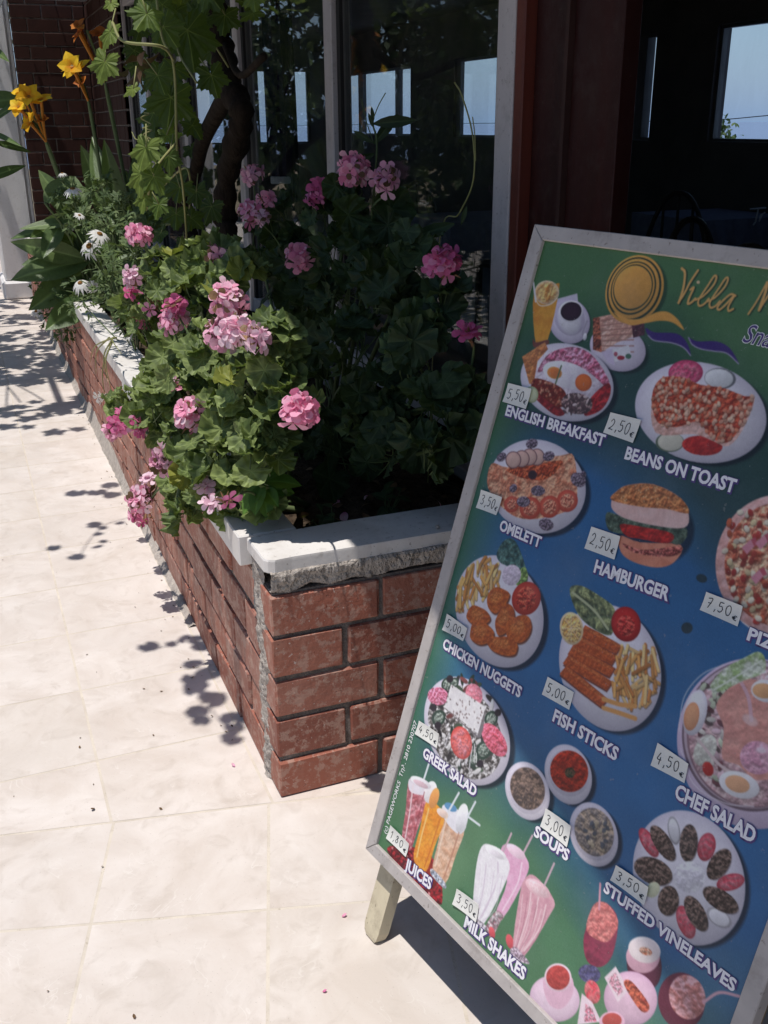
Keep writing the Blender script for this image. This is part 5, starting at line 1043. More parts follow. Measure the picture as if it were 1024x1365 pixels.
["E",174.2,401.6,2.8,4.0,-4.6,2.0,8417408,6048864,1,2.5,0,0,1],
["E",143.3,384.3,9.5,-2.7,2.9,7.3,3416620,0,0,6,0,5911096,1],
["E",397.1,391.5,68.3,-7.0,2.5,52.4,528418,0,0,6,5,0,0.65],
["P",[[343.5,419.3],[381.6,416.5],[447.0,398.1],[445.2,423.6],[421.0,440.1],[381.9,446.3],[354.5,440.9]],15109744,13528658,0.5,10,0,1,1],
["P",[[351.5,428.3],[390.9,424.7],[445.8,400.9],[446.7,412.5],[415.6,425.9],[375.7,433.5]],13529188,8531500,0.9,4,0,1,1],
["P",[[309.1,394.9],[347.0,392.0],[406.0,385.3],[443.2,373.2],[452.0,384.5],[440.9,400.2],[405.6,400.0],[355.3,413.4],[321.5,418.0]],3293752,6847592,0.9,5,0,1,1],
["P",[[338.7,403.7],[373.6,395.9],[427.5,387.9],[426.7,402.6],[379.9,412.1],[353.7,415.9]],13116450,9836058,0.7,7,0,1,1],
["P",[[311.1,378.0],[315.4,360.5],[332.5,346.4],[374.0,333.4],[423.0,338.2],[444.7,356.2],[443.7,374.5],[400.3,386.2],[347.3,392.9],[320.1,389.4]],15647934,14592160,0.5,10,0,1,1],
["P",[[310.2,375.7],[315.4,360.5],[332.5,346.4],[374.0,333.4],[423.0,338.2],[443.9,354.1],[407.8,359.2],[363.4,369.5]],14321742,11557938,0.8,6,0,1,1],
["S","dot",[[313.4,372.2],[332.8,347.3],[374.4,334.3],[420.5,339.0],[435.9,349.5],[395.2,357.2]],[15779990,10506284],46,1.3,0.9,9],
["E",597.3,376.7,81.1,-29.4,30.4,82.5,528418,0,0,6,5,0,0.65],
["E",592.6,378.4,73.2,-44.1,48.6,74.2,15460078,0,0,6,0,0,1],
["E",588.1,375.0,81.2,-29.2,30.0,81.2,15119536,13536386,0.6,12,0,0,1],
["E",591.0,374.0,71.3,-25.6,26.7,72.3,15249548,12473404,1,8,0,0,1],
["S","dot",[[500.5,352.5],[530.0,322.7],[588.7,304.4],[643.8,343.6],[659.5,414.0],[589.5,452.5],[541.6,430.8]],[12202540,15128510,13130300,14862486,11156530],150,4.9,3.5,11],
["P",[[535.6,371.4],[544.1,357.4],[552.1,363.8],[545.7,377.1]],14847136,0,0,6,0,0,1],
["P",[[544.1,357.4],[549.1,352.7],[556.4,360.3],[552.1,363.8]],13127780,0,0,6,0,0,1],
["P",[[551.7,359.9],[560.0,346.1],[567.8,352.4],[561.6,365.5]],14847136,0,0,6,0,0,1],
["P",[[560.0,346.1],[564.9,341.5],[572.0,349.0],[567.8,352.4]],13127780,0,0,6,0,0,1],
["P",[[561.0,403.0],[569.2,388.9],[577.0,395.0],[570.9,408.4]],14847136,0,0,6,0,0,1],
["P",[[569.2,388.9],[574.0,384.1],[581.2,391.5],[577.0,395.0]],13127780,0,0,6,0,0,1],
["P",[[593.6,343.6],[601.4,330.3],[608.8,336.5],[603.0,349.2]],14847136,0,0,6,0,0,1],
["P",[[601.4,330.3],[606.0,325.9],[612.8,333.3],[608.8,336.5]],13127780,0,0,6,0,0,1],
["P",[[606.6,407.7],[614.2,393.9],[621.7,399.9],[616.0,412.9]],14847136,0,0,6,0,0,1],
["P",[[614.2,393.9],[618.8,389.3],[625.6,396.5],[621.7,399.9]],13127780,0,0,6,0,0,1],
["E",164.0,613.7,82.1,-54.1,68.2,69.4,527902,0,0,6,5,0,0.75],
["E",150.5,612.6,81.6,-53.3,67.6,68.5,15262444,0,0,6,0,13156562,1],
["P",[[114.1,526.5],[123.5,500.2],[149.2,495.1],[191.6,533.2],[190.6,547.7],[147.1,538.4],[126.7,537.5]],2377802,6327426,0.9,5,0,1,1],
["P",[[172.2,537.5],[182.8,525.5],[195.1,537.3],[190.7,549.8],[174.9,558.5]],9218650,5931580,0.8,4,0,1,1],
["S","fry",[[47.9,597.7],[67.5,555.7],[107.2,534.6],[141.4,551.6],[134.1,585.1],[81.0,640.3],[61.9,652.4],[46.1,630.7]],[15643744,14851148,16042114,13533756],60,33.2,5.6,2],
["E",159.3,547.8,20.6,-2.1,-1.6,17.5,15128294,13547730,0.6,5,0,0,1],
["E",203.6,570.6,30.2,-5.6,0.7,27.2,13515820,0,0,6,0,11149854,1],
["E",203.6,570.6,20.6,-3.8,0.5,19.3,14441024,11806754,0.9,4,0,0,1],
["P",[[144.3,632.6],[138.0,644.9],[124.7,658.3],[105.2,657.0],[90.8,653.2],[89.1,642.0],[97.0,627.9],[118.5,624.1],[134.2,625.4]],6038548,0,0,6,2.5,1,0.85],
["P",[[140.7,630.8],[134.3,643.1],[121.0,656.5],[101.4,655.2],[87.0,651.4],[85.3,640.1],[93.3,626.0],[114.8,622.3],[130.6,623.6]],13787686,11026460,0.62,5,0,1,1],
["P",[[123.3,632.0],[119.5,638.4],[112.0,645.5],[101.3,645.1],[93.6,643.4],[92.9,637.7],[97.4,630.5],[109.2,628.2],[117.8,628.5]],15239234,13789230,0.8,3,4,1,0.6],
["P",[[169.5,594.5],[163.8,608.2],[150.3,620.9],[133.9,618.1],[125.2,607.4],[125.6,592.6],[137.7,579.8],[153.6,577.2],[170.1,578.9]],6038548,0,0,6,2.5,1,0.85],
["P",[[166.0,592.7],[160.3,606.3],[146.8,619.1],[130.3,616.2],[121.6,605.5],[122.0,590.7],[134.1,577.9],[150.0,575.4],[166.6,577.0]],13787686,11026460,0.62,5,0,1,1],
["P",[[151.6,591.6],[148.2,598.6],[140.6,605.3],[131.7,604.1],[127.2,598.8],[127.7,591.3],[134.4,584.6],[143.2,583.0],[152.2,583.5]],15239234,13789230,0.8,3,4,1,0.6],
["P",[[197.0,618.6],[186.8,638.0],[172.7,650.1],[161.8,643.0],[156.2,630.4],[160.6,612.9],[170.2,596.4],[183.0,595.3],[191.7,603.0]],6038548,0,0,6,2.5,1,0.85],
["P",[[193.5,616.8],[183.4,636.2],[169.1,648.3],[158.2,641.2],[152.7,628.6],[157.0,611.1],[166.6,594.6],[179.5,593.4],[188.2,601.2]],13787686,11026460,0.62,5,0,1,1],
["P",[[179.1,615.2],[173.1,625.2],[165.1,631.6],[159.3,628.1],[156.6,621.8],[159.2,612.9],[164.7,604.3],[171.8,603.5],[176.4,607.3]],15239234,13789230,0.8,3,4,1,0.6],
["P",[[161.0,661.1],[151.9,672.5],[134.3,682.1],[113.1,680.9],[107.6,668.6],[108.7,655.4],[126.4,645.9],[145.3,644.4],[160.2,649.4]],6038548,0,0,6,2.5,1,0.85],
["P",[[157.4,659.4],[148.3,670.7],[130.6,680.4],[109.3,679.2],[103.8,666.8],[105.0,653.6],[122.7,644.1],[141.7,642.6],[156.6,647.6]],13787686,11026460,0.62,5,0,1,1],
["P",[[141.0,657.2],[135.8,663.1],[126.0,668.3],[114.5,668.0],[111.7,661.9],[112.6,655.2],[122.4,650.0],[132.7,648.9],[140.8,651.2]],15239234,13789230,0.8,3,4,1,0.6],
["P",[[234.7,621.9],[227.3,636.8],[211.7,646.0],[194.4,646.5],[184.6,634.4],[190.9,617.7],[202.7,603.0],[221.8,596.8],[233.7,607.2]],6038548,0,0,6,2.5,1,0.85],
["P",[[231.4,620.2],[223.9,635.0],[208.3,644.3],[190.9,644.7],[181.1,632.7],[187.4,615.9],[199.3,601.2],[218.5,595.0],[230.4,605.4]],13787686,11026460,0.62,5,0,1,1],
["P",[[216.6,618.6],[212.3,626.3],[203.6,631.3],[194.1,631.7],[189.0,625.8],[192.7,617.2],[199.4,609.6],[210.0,606.0],[216.3,611.1]],15239234,13789230,0.8,3,4,1,0.6],
["P",[[219.3,654.4],[215.2,665.5],[193.4,675.1],[168.7,678.0],[152.9,672.4],[152.9,661.2],[173.9,651.9],[194.7,643.2],[214.7,645.4]],6038548,0,0,6,2.5,1,0.85],
["P",[[215.9,652.6],[211.8,663.8],[189.9,673.4],[165.1,676.3],[149.3,670.6],[149.3,659.4],[170.3,650.2],[191.2,641.5],[211.3,643.6]],13787686,11026460,0.62,5,0,1,1],
["P",[[197.2,653.0],[194.8,658.8],[182.6,664.1],[169.1,665.9],[160.7,663.3],[160.8,657.7],[172.3,652.6],[183.9,647.8],[194.8,648.5]],15239234,13789230,0.8,3,4,1,0.6],
["E",401.9,603.6,72.9,-55.0,62.4,69.7,527902,0,0,6,5,0,0.75],
["E",391.3,602.6,72.4,-54.1,61.8,68.7,15262444,0,0,6,0,13156562,1],
["P",[[282.9,524.8],[303.8,511.6],[348.2,513.9],[369.6,518.3],[379.4,531.6],[380.5,557.9],[348.1,562.2],[311.2,552.9]],4345914,11581560,0.9,6,0,1,1],
["L",[[289.9,527.1],[338.0,536.5],[372.6,552.0]],3.9,12502166,1],
["P",[[327.8,583.2],[364.6,583.5],[400.4,582.2],[405.7,564.4],[369.3,563.3],[333.3,563.2]],6823956,0,0,6,1.5,0,0.85],
["P",[[326.0,580.4],[362.9,580.6],[398.7,579.5],[403.4,564.1],[366.9,563.2],[330.9,563.1]],13522984,11026462,0.62,4,0,0,1],
["P",[[331.9,568.7],[366.0,568.8],[398.9,568.6],[400.9,565.3],[366.8,565.1],[333.4,565.0]],15237704,13525040,0.8,2.4,2,0,0.55],
["P",[[320.3,601.8],[360.3,601.3],[399.0,599.4],[404.1,581.4],[364.8,581.0],[325.7,581.5]],6823956,0,0,6,1.5,0,0.85],
["P",[[318.4,598.9],[358.5,598.4],[397.2,596.7],[401.8,581.2],[362.4,580.9],[323.2,581.4]],13522984,11026462,0.62,4,0,0,1],
["P",[[324.3,587.1],[361.5,586.6],[397.3,585.8],[399.3,582.4],[362.3,582.8],[325.8,583.3]],15237704,13525040,0.8,2.4,2,0,0.55],
["P",[[317.2,619.6],[359.9,619.0],[401.1,616.9],[406.3,598.8],[364.6,598.4],[322.8,599.1]],6823956,0,0,6,1.5,0,0.85],
["P",[[315.3,616.7],[358.1,616.1],[399.3,614.2],[404.1,598.6],[362.2,598.4],[320.3,599.0]],13522984,11026462,0.62,4,0,0,1],
["P",[[321.3,604.7],[361.2,604.1],[399.5,603.2],[401.6,599.8],[362.1,600.3],[322.9,600.9]],15237704,13525040,0.8,2.4,2,0,0.55],
["P",[[313.2,636.2],[359.2,637.3],[403.5,636.9],[409.8,618.7],[365.2,616.7],[320.2,615.6]],6823956,0,0,6,1.5,0,0.85],
["P",[[311.4,633.3],[357.5,634.4],[401.8,634.2],[407.5,618.5],[362.7,616.6],[317.6,615.6]],13522984,11026462,0.62,4,0,0,1],
["P",[[318.2,621.4],[361.4,622.4],[402.8,623.0],[405.0,619.7],[362.5,618.5],[320.1,617.6]],15237704,13525040,0.8,2.4,2,0,0.55],
["P",[[312.6,653.4],[358.4,659.2],[402.7,663.3],[411.4,645.1],[367.2,638.5],[322.3,632.9]],6823956,0,0,6,1.5,0,0.85],
["P",[[311.0,650.5],[356.9,656.3],[401.3,660.6],[408.9,645.0],[364.5,638.5],[319.5,632.9]],13522984,11026462,0.62,4,0,0,1],
["P",[[319.4,638.9],[362.5,644.3],[403.8,649.1],[406.4,645.9],[364.1,640.4],[321.7,635.1]],15237704,13525040,0.8,2.4,2,0,0.55],
["E",308.0,577.9,20.1,-11.0,13.2,20.8,15519392,0,0,6,0,0,1],
["E",308.0,577.9,16.9,-9.2,11.4,18.0,15507536,16041090,0.9,4,0,0,1],
["L",[[308.0,577.9],[324.3,571.1]],1.0,16178356,1],
["L",[[308.0,577.9],[324.7,586.2]],1.0,16178356,1],
["L",[[308.0,577.9],[315.4,596.5]],1.0,16178356,1],
["L",[[308.0,577.9],[301.6,596.0]],1.0,16178356,1],
["L",[[308.0,577.9],[291.5,584.8]],1.0,16178356,1],
["L",[[308.0,577.9],[291.0,569.5]],1.0,16178356,1],
["L",[[308.0,577.9],[300.6,559.2]],1.0,16178356,1],
["L",[[308.0,577.9],[314.3,560.0]],1.0,16178356,1],
["E",399.6,533.1,22.3,-13.1,13.9,20.7,13377570,0,0,6,0,9834520,1],
["E",400.4,535.1,13.7,-8.1,8.3,12.3,14829116,12459554,0.9,3.5,0,0,1],
["S","fry",[[398.4,564.9],[428.9,557.0],[453.7,537.4],[477.6,574.3],[482.3,603.9],[464.4,637.6],[429.9,640.0],[403.2,636.3],[407.0,610.5]],[15641178,14849612,16173186,13137976],66,36.0,4.9,4],
["L",[[401.0,648.5],[430.7,642.2],[456.0,632.7]],6.6,15245396,1],
["L",[[405.5,660.1],[435.2,653.6],[462.1,648.5]],6.6,15245396,1],
["E",168.1,823.5,68.0,-65.7,86.3,51.3,527902,0,0,6,5,0,0.75],
["E",154.3,823.8,67.6,-64.9,85.6,50.6,15262444,0,0,6,0,13156562,1],
["E",151.9,827.7,58.6,-56.3,74.5,43.9,14078162,5525068,1,6,0,0,1],
["S","dot",[[57.0,790.8],[155.3,731.1],[241.8,794.6],[236.0,857.3],[178.7,882.2],[91.8,872.9]],[3157040,4610630,15131362,7879740,2636850],70,10.2,3.8,13],
["E",84.0,773.9,13.1,-2.7,-1.3,12.4,2900536,0,0,6,0,0,1],
["E",84.0,773.9,9.0,-1.9,-0.9,8.7,9871510,4610640,0.8,3,0,0,1],
["E",86.8,835.7,16.1,-3.8,-1.6,15.4,2900536,0,0,6,0,0,1],
["E",86.8,835.7,11.1,-2.6,-1.1,10.8,9871510,4610640,0.8,3,0,0,1],
["E",84.8,805.7,8.8,-2.0,-0.8,8.3,2900536,0,0,6,0,0,1],
["E",84.8,805.7,6.0,-1.3,-0.6,5.8,9871510,4610640,0.8,3,0,0,1],
["E",203.6,778.5,14.3,-3.2,-1.2,14.3,2900536,0,0,6,0,0,1],
["E",203.6,778.5,9.8,-2.2,-0.8,10.0,9871510,4610640,0.8,3,0,0,1],
["E",207.0,832.8,16.9,-4.2,-1.4,17.2,2900536,0,0,6,0,0,1],
["E",207.0,832.8,11.6,-2.9,-1.0,12.0,9871510,4610640,0.8,3,0,0,1],
["E",191.9,857.2,11.9,-3.1,-1.0,12.1,2900536,0,0,6,0,0,1],
["E",191.9,857.2,8.2,-2.1,-0.7,8.4,9871510,4610640,0.8,3,0,0,1],
["E",100.5,763.4,10.0,-2.0,-1.0,9.5,2900536,0,0,6,0,0,1],
["E",100.5,763.4,6.9,-1.4,-0.7,6.7,9871510,4610640,0.8,3,0,0,1],
["S","fry",[[100.5,868.3],[138.6,834.6],[199.1,837.0],[197.1,878.9],[138.4,883.3]],[15789808,14472924],22,27.7,1.8,6],
["E",70.7,802.7,26.0,-7.4,0.2,16.3,15633580,14046328,0.8,4,0,0,1],
["E",152.0,760.9,16.1,-11.6,13.2,13.3,15497356,15769780,0.7,4,0,0,1],
["E",154.0,847.3,21.7,-14.7,16.6,21.2,15755364,15111850,0.8,6,0,14040118,1],
["E",222.4,806.0,13.9,-16.4,29.9,12.5,15493252,14042714,0.8,5,0,0,1],
["P",[[94.0,813.7],[184.8,817.8],[183.4,811.8],[186.4,767.0],[193.5,804.6],[191.2,819.6],[183.5,821.6]],7893110,0,0,6,0,0,1],
["P",[[93.9,769.6],[184.6,766.7],[184.8,815.0],[93.6,812.6]],15526122,14078166,0.5,6,0,0,1],
["S","dot",[[97.8,771.8],[179.4,770.5],[179.5,811.8],[98.7,810.1]],[7891048,9863810],48,2.0,1.3,15],
["E",67.4,825.5,8.1,-4.0,2.5,5.9,2629676,0,0,6,0,0,1],
["E",87.6,762.5,7.9,-3.7,2.4,5.8,2629676,0,0,6,0,0,1],
["E",89.9,848.3,7.9,-4.0,2.5,5.8,2629676,0,0,6,0,0,1],
["E",207.4,856.9,7.1,-3.9,2.3,5.5,2629676,0,0,6,0,0,1],
["E",214.0,762.7,6.9,-3.5,2.2,5.5,2629676,0,0,6,0,0,1],
["E",327.9,843.3,34.5,-31.4,33.7,30.3,527902,0,0,6,5,0,0.75],
["E",316.1,843.7,34.3,-30.9,33.4,29.8,15262444,0,0,6,0,13156562,1],
["E",315.5,842.7,30.1,-27.1,27.6,24.6,13551318,0,0,6,0,0,1],
["E",315.4,840.2,27.0,-24.4,24.2,21.7,8152152,5259840,0.8,6,0,0,1],
["E",391.3,779.8,34.0,-30.8,32.3,30.6,527902,0,0,6,5,0,0.75],
["E",380.3,779.8,33.8,-30.4,32.0,30.2,15262444,0,0,6,0,13156562,1],
["E",380.8,777.0,30.4,-27.3,25.0,23.6,13551318,0,0,6,0,0,1],
["E",380.6,774.6,27.7,-24.8,21.9,20.6,12332056,9837588,0.8,6,0,0,1],
["E",464.2,833.8,31.9,-31.5,32.6,31.1,527902,0,0,6,5,0,0.75],
["E",454.0,834.1,31.7,-31.1,32.3,30.6,15262444,0,0,6,0,13156562,1],
["E",454.2,832.8,28.6,-28.0,27.2,25.8,13551318,0,0,6,0,0,1],
["E",454.0,830.5,26.1,-25.5,24.2,23.0,11573378,7893108,0.8,6,0,0,1],
["E",383.4,775.6,9.0,-5.0,2.8,7.0,5913640,3292200,1,2.5,0,0,1],
["S","dot",[[300.8,860.2],[335.8,840.0],[335.2,859.5],[308.8,871.2]],[4602940],14,2.3,1.7,4],
["S","dot",[[431.6,827.1],[467.7,805.4],[480.8,839.0],[459.6,852.4]],[5922926,13153430],22,4.2,2.6,8],
["E",635.2,596.5,84.7,-72.5,62.6,80.6,528418,0,0,6,6,0,0.6],
["E",631.8,596.3,87.1,-68.0,57.9,84.8,14995686,0,0,6,0,13546706,1],
["E",628.6,587.6,84.7,-57.7,45.3,79.7,7889008,0,0,6,0,0,1],
["E",628.3,586.8,82.0,-55.8,44.0,77.4,12889274,0,0,6,0,0,1],
["E",629.8,588.0,79.2,-54.0,42.6,74.9,9859196,0,0,6,0,0,1],
["E",631.1,588.4,77.3,-52.8,41.2,72.5,14859966,12487830,0.8,10,0,0,1],
["S","dot",[[537.8,580.2],[563.5,536.1],[591.5,533.5],[596.9,625.2],[623.0,663.8],[592.2,659.8]],[14866638,13161140,7224390,15122120,5916230],60,6.8,3.3,17],
["E",546.4,597.6,16.8,-4.9,3.8,30.9,15789296,0,0,6,0,14077662,1],
["E",543.3,604.6,10.9,-3.6,3.0,18.8,15771768,0,0,6,0,15109216,1],
["E",577.1,635.7,14.7,-1.5,-2.6,22.8,14474446,13156020,0.6,6,0,0,1],
["E",589.5,655.9,5.7,-5.7,6.5,6.5,12462120,0,0,6,0,0,1],
["P",[[583.4,542.5],[604.3,522.4],[635.5,518.0],[667.0,517.9],[694.6,593.0],[656.9,634.2],[627.5,629.8],[603.2,632.4],[591.9,596.1],[571.9,574.3]],15245458,14584962,0.6,12,0,1,1],
["E",647.4,608.6,23.2,-4.1,-0.3,21.4,15116990,14191786,0.7,8,0,0,1],
["L",[[589.2,527.4],[610.5,545.1],[624.0,569.4]],5.0,14857416,0.8],
["L",[[561.9,627.6],[603.6,642.8],[643.2,641.9]],4.2,14862536,1],
["E",635.9,652.3,27.6,-5.6,-0.3,16.9,15657710,0,0,6,0,0,1],
["E",633.7,652.5,16.8,-3.4,-0.2,10.9,15773826,0,0,6,0,0,1],
["E",630.1,526.6,20.2,-5.9,2.3,13.9,15657710,0,0,6,0,0,1],
["E",626.4,528.3,14.5,-4.3,1.5,9.3,15773816,0,0,6,0,0,1],
["P",[[555.2,552.9],[567.0,524.8],[586.8,502.1],[602.7,486.0],[614.8,490.2],[618.5,507.6],[596.7,528.6],[576.6,550.4],[563.8,561.3]],14081226,9221210,0.7,9,0,1,1],
["L",[[562.2,557.2],[586.6,526.5],[611.3,494.2]],2.1,15462625,1],
["L",[[532.4,631.9],[524.1,586.8],[537.9,547.9],[563.8,521.3]],1.7,15524588,0.7],
["L",[[544.3,653.2],[577.3,684.4],[624.8,684.0],[663.5,666.6]],1.7,15524588,0.7],
["E",622.1,570.3,13.6,0.3,-1.5,7.9,16178396,0,0,6,4,0,0.6],
["E",648.8,597.6,8.6,-3.0,0.8,4.6,16444660,0,0,6,3,0,0.7],
["E",617.9,801.1,59.1,-67.0,60.9,57.2,527902,0,0,6,5,0,0.75],
["E",609.3,801.3,58.6,-66.0,60.3,56.4,15262444,0,0,6,0,13156562,1],
["E",571.7,756.1,7.6,-6.2,9.9,14.9,11183532,0,0,6,0,0,1],
["E",571.7,756.1,6.1,-5.0,8.4,12.6,15394540,0,0,6,0,0,1],
["E",668.7,820.2,17.8,-0.6,-2.9,11.8,11183532,0,0,6,0,0,1],
["E",668.7,820.2,14.2,-0.5,-2.4,10.0,15394540,0,0,6,0,0,1],
["E",541.9,792.6,6.8,-9.4,18.6,10.2,13516884,15111840,0.7,4,0,11806780,1],
["E",622.3,749.0,12.1,-4.9,2.4,18.7,13516884,15111840,0.7,4,0,11806780,1],
["E",667.5,770.4,15.1,-15.3,6.0,7.4,13516884,15111840,0.7,4,0,11806780,1],
["E",629.0,854.7,8.8,-10.4,14.9,13.7,13516884,15111840,0.7,4,0,11806780,1],
["E",564.3,781.7,7.7,-11.4,22.9,11.5,3943472,0,0,6,2,0,0.6],
["E",562.0,780.9,7.7,-11.4,23.0,11.6,7625810,4337708,1,3.5,0,0,1],
["E",599.2,759.9,12.2,-6.7,6.7,23.3,3943472,0,0,6,2,0,0.6],
["E",597.0,759.0,12.2,-6.7,6.7,23.3,7625810,4337708,1,3.5,0,0,1],
["E",647.7,759.8,12.5,-0.7,-5.0,24.2,3943472,0,0,6,2,0,0.6],
["E",645.7,759.0,12.6,-0.7,-5.1,24.3,7625810,4337708,1,3.5,0,0,1],
["E",563.6,824.5,29.7,-6.4,-2.1,19.0,3943472,0,0,6,2,0,0.6],
["E",561.3,823.7,29.8,-6.4,-2.1,19.0,7625810,4337708,1,3.5,0,0,1],
["E",598.3,846.3,14.5,-8.5,5.1,19.1,3943472,0,0,6,2,0,0.6],
["E",596.1,845.5,14.5,-8.5,5.1,19.1,7625810,4337708,1,3.5,0,0,1],
["E",640.3,836.2,8.2,-12.0,19.2,11.9,3943472,0,0,6,2,0,0.6],
["E",638.2,835.5,8.3,-12.0,19.3,12.0,7625810,4337708,1,3.5,0,0,1],
["E",664.9,799.6,25.5,-1.6,-3.0,13.8,3943472,0,0,6,2,0,0.6],
["E",662.8,798.8,25.6,-1.6,-3.0,13.8,7625810,4337708,1,3.5,0,0,1],
["E",570.0,846.6,9.7,-1.4,-2.4,12.5,14079664,0,0,6,0,0,1],
["E",613.3,798.7,20.6,-13.6,7.1,18.6,15526126,13814490,0.6,7,0,0,1],
["P",[[52.2,1116.3],[72.5,1089.9],[104.3,1072.9],[152.7,1057.0],[190.6,1071.3],[212.0,1107.1],[202.5,1119.3],[140.6,1126.2]],10491938,6294552,0.9,6,0,1,1],
["E",167.4,1086.5,17.3,-14.1,13.8,16.6,9839128,0,0,6,0,7214100,1],
["S","dot",[[58.0,1111.0],[101.7,1077.5],[142.9,1095.3],[203.0,1110.3],[153.6,1120.4]],[14433350,15111830],16,2.6,2.1,6],
["P",[[56.6,970.0],[83.5,956.4],[116.7,952.0],[120.8,987.0],[111.6,1027.3],[107.5,1078.3],[81.7,1081.1],[69.2,1023.3]],14060694,11156550,0.7,9,0,1,1],
["P",[[56.6,970.0],[82.5,954.0],[118.4,951.0],[114.6,967.5],[69.8,987.5]],15787760,0,0,6,0,1,1],
["P",[[157.0,962.9],[181.6,956.8],[214.9,971.5],[212.9,1021.6],[207.7,1077.2],[171.7,1076.5],[165.9,1022.8]],15253152,14063214,0.6,9,0,1,1],
["P",[[152.3,965.6],[179.3,951.2],[215.7,961.4],[206.3,986.6],[168.5,984.3]],15657714,0,0,6,0,1,1],
["E",202.9,959.4,13.2,-6.0,3.6,25.2,15789812,0,0,6,0,0,1],
["E",171.5,957.1,15.0,-2.5,-2.1,7.3,5936840,0,0,6,0,0,1],
["P",[[112.8,978.7],[133.4,971.0],[164.9,980.8],[161.4,1037.1],[157.5,1088.7],[120.7,1087.6],[115.8,1032.0]],16556072,15761950,0.6,10,0,1,1],
["E",116.2,960.9,15.3,-6.3,1.8,20.0,15919852,0,0,6,0,0,1],
["E",128.7,965.1,10.7,-4.0,0.3,19.1,16162896,0,0,6,0,0,1],
["E",157.1,977.0,14.3,-0.3,-3.6,7.5,16045768,0,0,6,0,0,1],
["L",[[93.9,918.8],[91.3,969.4]],4.3,14870766,1],
["L",[[180.6,925.3],[169.4,966.8]],4.0,14870766,1],
["L",[[221.2,918.3],[213.9,950.1]],3.9,14870766,1],
["L",[[213.4,949.0],[243.9,947.0]],3.9,14870766,1],
["L",[[70.2,972.6],[80.9,1023.7],[87.7,1071.4]],3.4,16179942,0.8],
["L",[[102.1,969.0],[105.3,1028.2],[107.8,1070.7]],2.6,9843264,0.6],
["E",86.8,958.9,27.2,-5.1,-2.4,9.0,16183542,0,0,6,0,0,1],
["E",87.8,961.2,20.0,-3.8,-1.4,5.3,14859976,0,0,6,0,0,1],
["L",[[123.5,988.3],[124.3,1041.4],[127.1,1079.1]],3.6,16766594,0.8],
["L",[[155.9,989.0],[153.9,1044.7],[151.2,1084.0]],3.2,14051352,0.7],
["L",[[169.2,971.2],[171.9,1022.0],[175.5,1065.4]],3.1,16310988,0.7],
["L",[[205.3,984.4],[204.0,1034.3],[201.1,1071.5]],3.1,11562582,0.6],
["P",[[170.2,1074.6],[207.7,1077.2],[207.7,1087.1],[171.2,1085.5]],7897750,15132400,0.9,3,0,1,1],
["P",[[300.3,955.3],[320.5,934.6],[359.6,941.1],[360.4,976.9],[344.6,1045.8],[327.0,1051.4],[330.2,993.1]],15643860,14849726,0.5,8,0,1,1],
["L",[[347.4,949.0],[350.9,983.3],[338.4,1039.5]],2.7,16307944,1],
["P",[[327.1,1047.3],[344.6,1045.8],[341.6,1056.0],[332.7,1092.0],[316.2,1083.4]],8542820,14471894,0.9,3.5,0,1,1],
["E",331.1,1083.7,5.0,-5.0,6.3,6.0,14831706,0,0,6,0,0,1],
["E",369.5,1072.1,6.0,-6.1,7.6,7.4,14831706,0,0,6,0,0,1],
["P",[[260.6,976.2],[280.6,961.0],[321.0,962.0],[328.3,993.0],[310.5,1083.3],[286.0,1088.2],[263.7,1020.7]],16052468,14866146,0.4,10,0,1,1],
["L",[[302.3,978.0],[311.6,1009.4],[301.8,1075.8]],3.4,14601950,1],
["L",[[278.9,993.1],[287.7,1028.1],[291.3,1073.5]],2.3,14997732,1],
["P",[[361.6,967.0],[379.1,951.6],[424.3,962.1],[424.2,990.1],[402.3,1075.8],[379.5,1079.4],[362.0,1002.0]],14853812,13534874,0.5,7,0,1,1],
["L",[[380.2,979.3],[387.2,1013.4],[387.2,1068.5]],2.7,15912660,1],
["L",[[395.8,976.5],[401.0,1014.1],[394.2,1068.6]],2.7,15912660,1],
["L",[[412.8,977.7],[414.6,1014.9],[400.3,1066.8]],2.6,15912660,1],
["E",389.6,965.2,24.9,-2.7,-3.8,12.0,15777480,0,0,6,0,0,1],
["P",[[383.2,1071.4],[404.5,1072.9],[416.3,1077.1],[393.4,1087.7],[375.0,1085.4]],13153476,9203330,0.8,3,0,1,1],
["L",[[311.3,920.6],[305.8,959.8]],3.6,13544122,1],
["L",[[351.4,899.8],[344.1,936.7]],3.5,13544122,1],
["L",[[404.8,913.2],[399.7,953.3]],3.4,13544122,1],
["E",291.9,965.9,23.5,-3.5,-2.6,9.0,16579324,0,0,6,0,0,1],
["E",292.7,968.0,17.6,-2.7,-1.6,5.6,15525100,0,0,6,0,0,1],
["E",330.0,940.5,20.4,-0.8,-3.4,8.9,16307430,0,0,6,0,0,1],
["E",389.6,965.2,19.3,-1.0,-2.9,8.0,16439518,14854836,0.5,3,0,0,1],
["L",[[271.4,997.9],[283.2,1044.7],[287.6,1082.9]],1.6,16579324,0.75],
["L",[[366.3,991.3],[376.7,1033.9],[380.6,1073.3]],1.5,16176860,0.75],
["L",[[281.1,996.5],[291.5,1044.6],[291.6,1082.4]],1.6,14075094,0.75],
["L",[[376.7,990.8],[384.5,1033.6],[384.3,1073.2]],1.5,11824770,0.75],
["L",[[290.6,995.2],[299.7,1044.4],[295.6,1081.8]],1.6,16579324,0.75],
["L",[[386.9,990.2],[392.2,1033.4],[388.1,1073.1]],1.5,16176860,0.75],
["L",[[300.1,993.9],[307.9,1044.3],[299.5,1081.2]],1.6,14075094,0.75],
["L",[[397.1,989.7],[399.9,1033.1],[391.9,1073.0]],1.5,11824770,0.75],
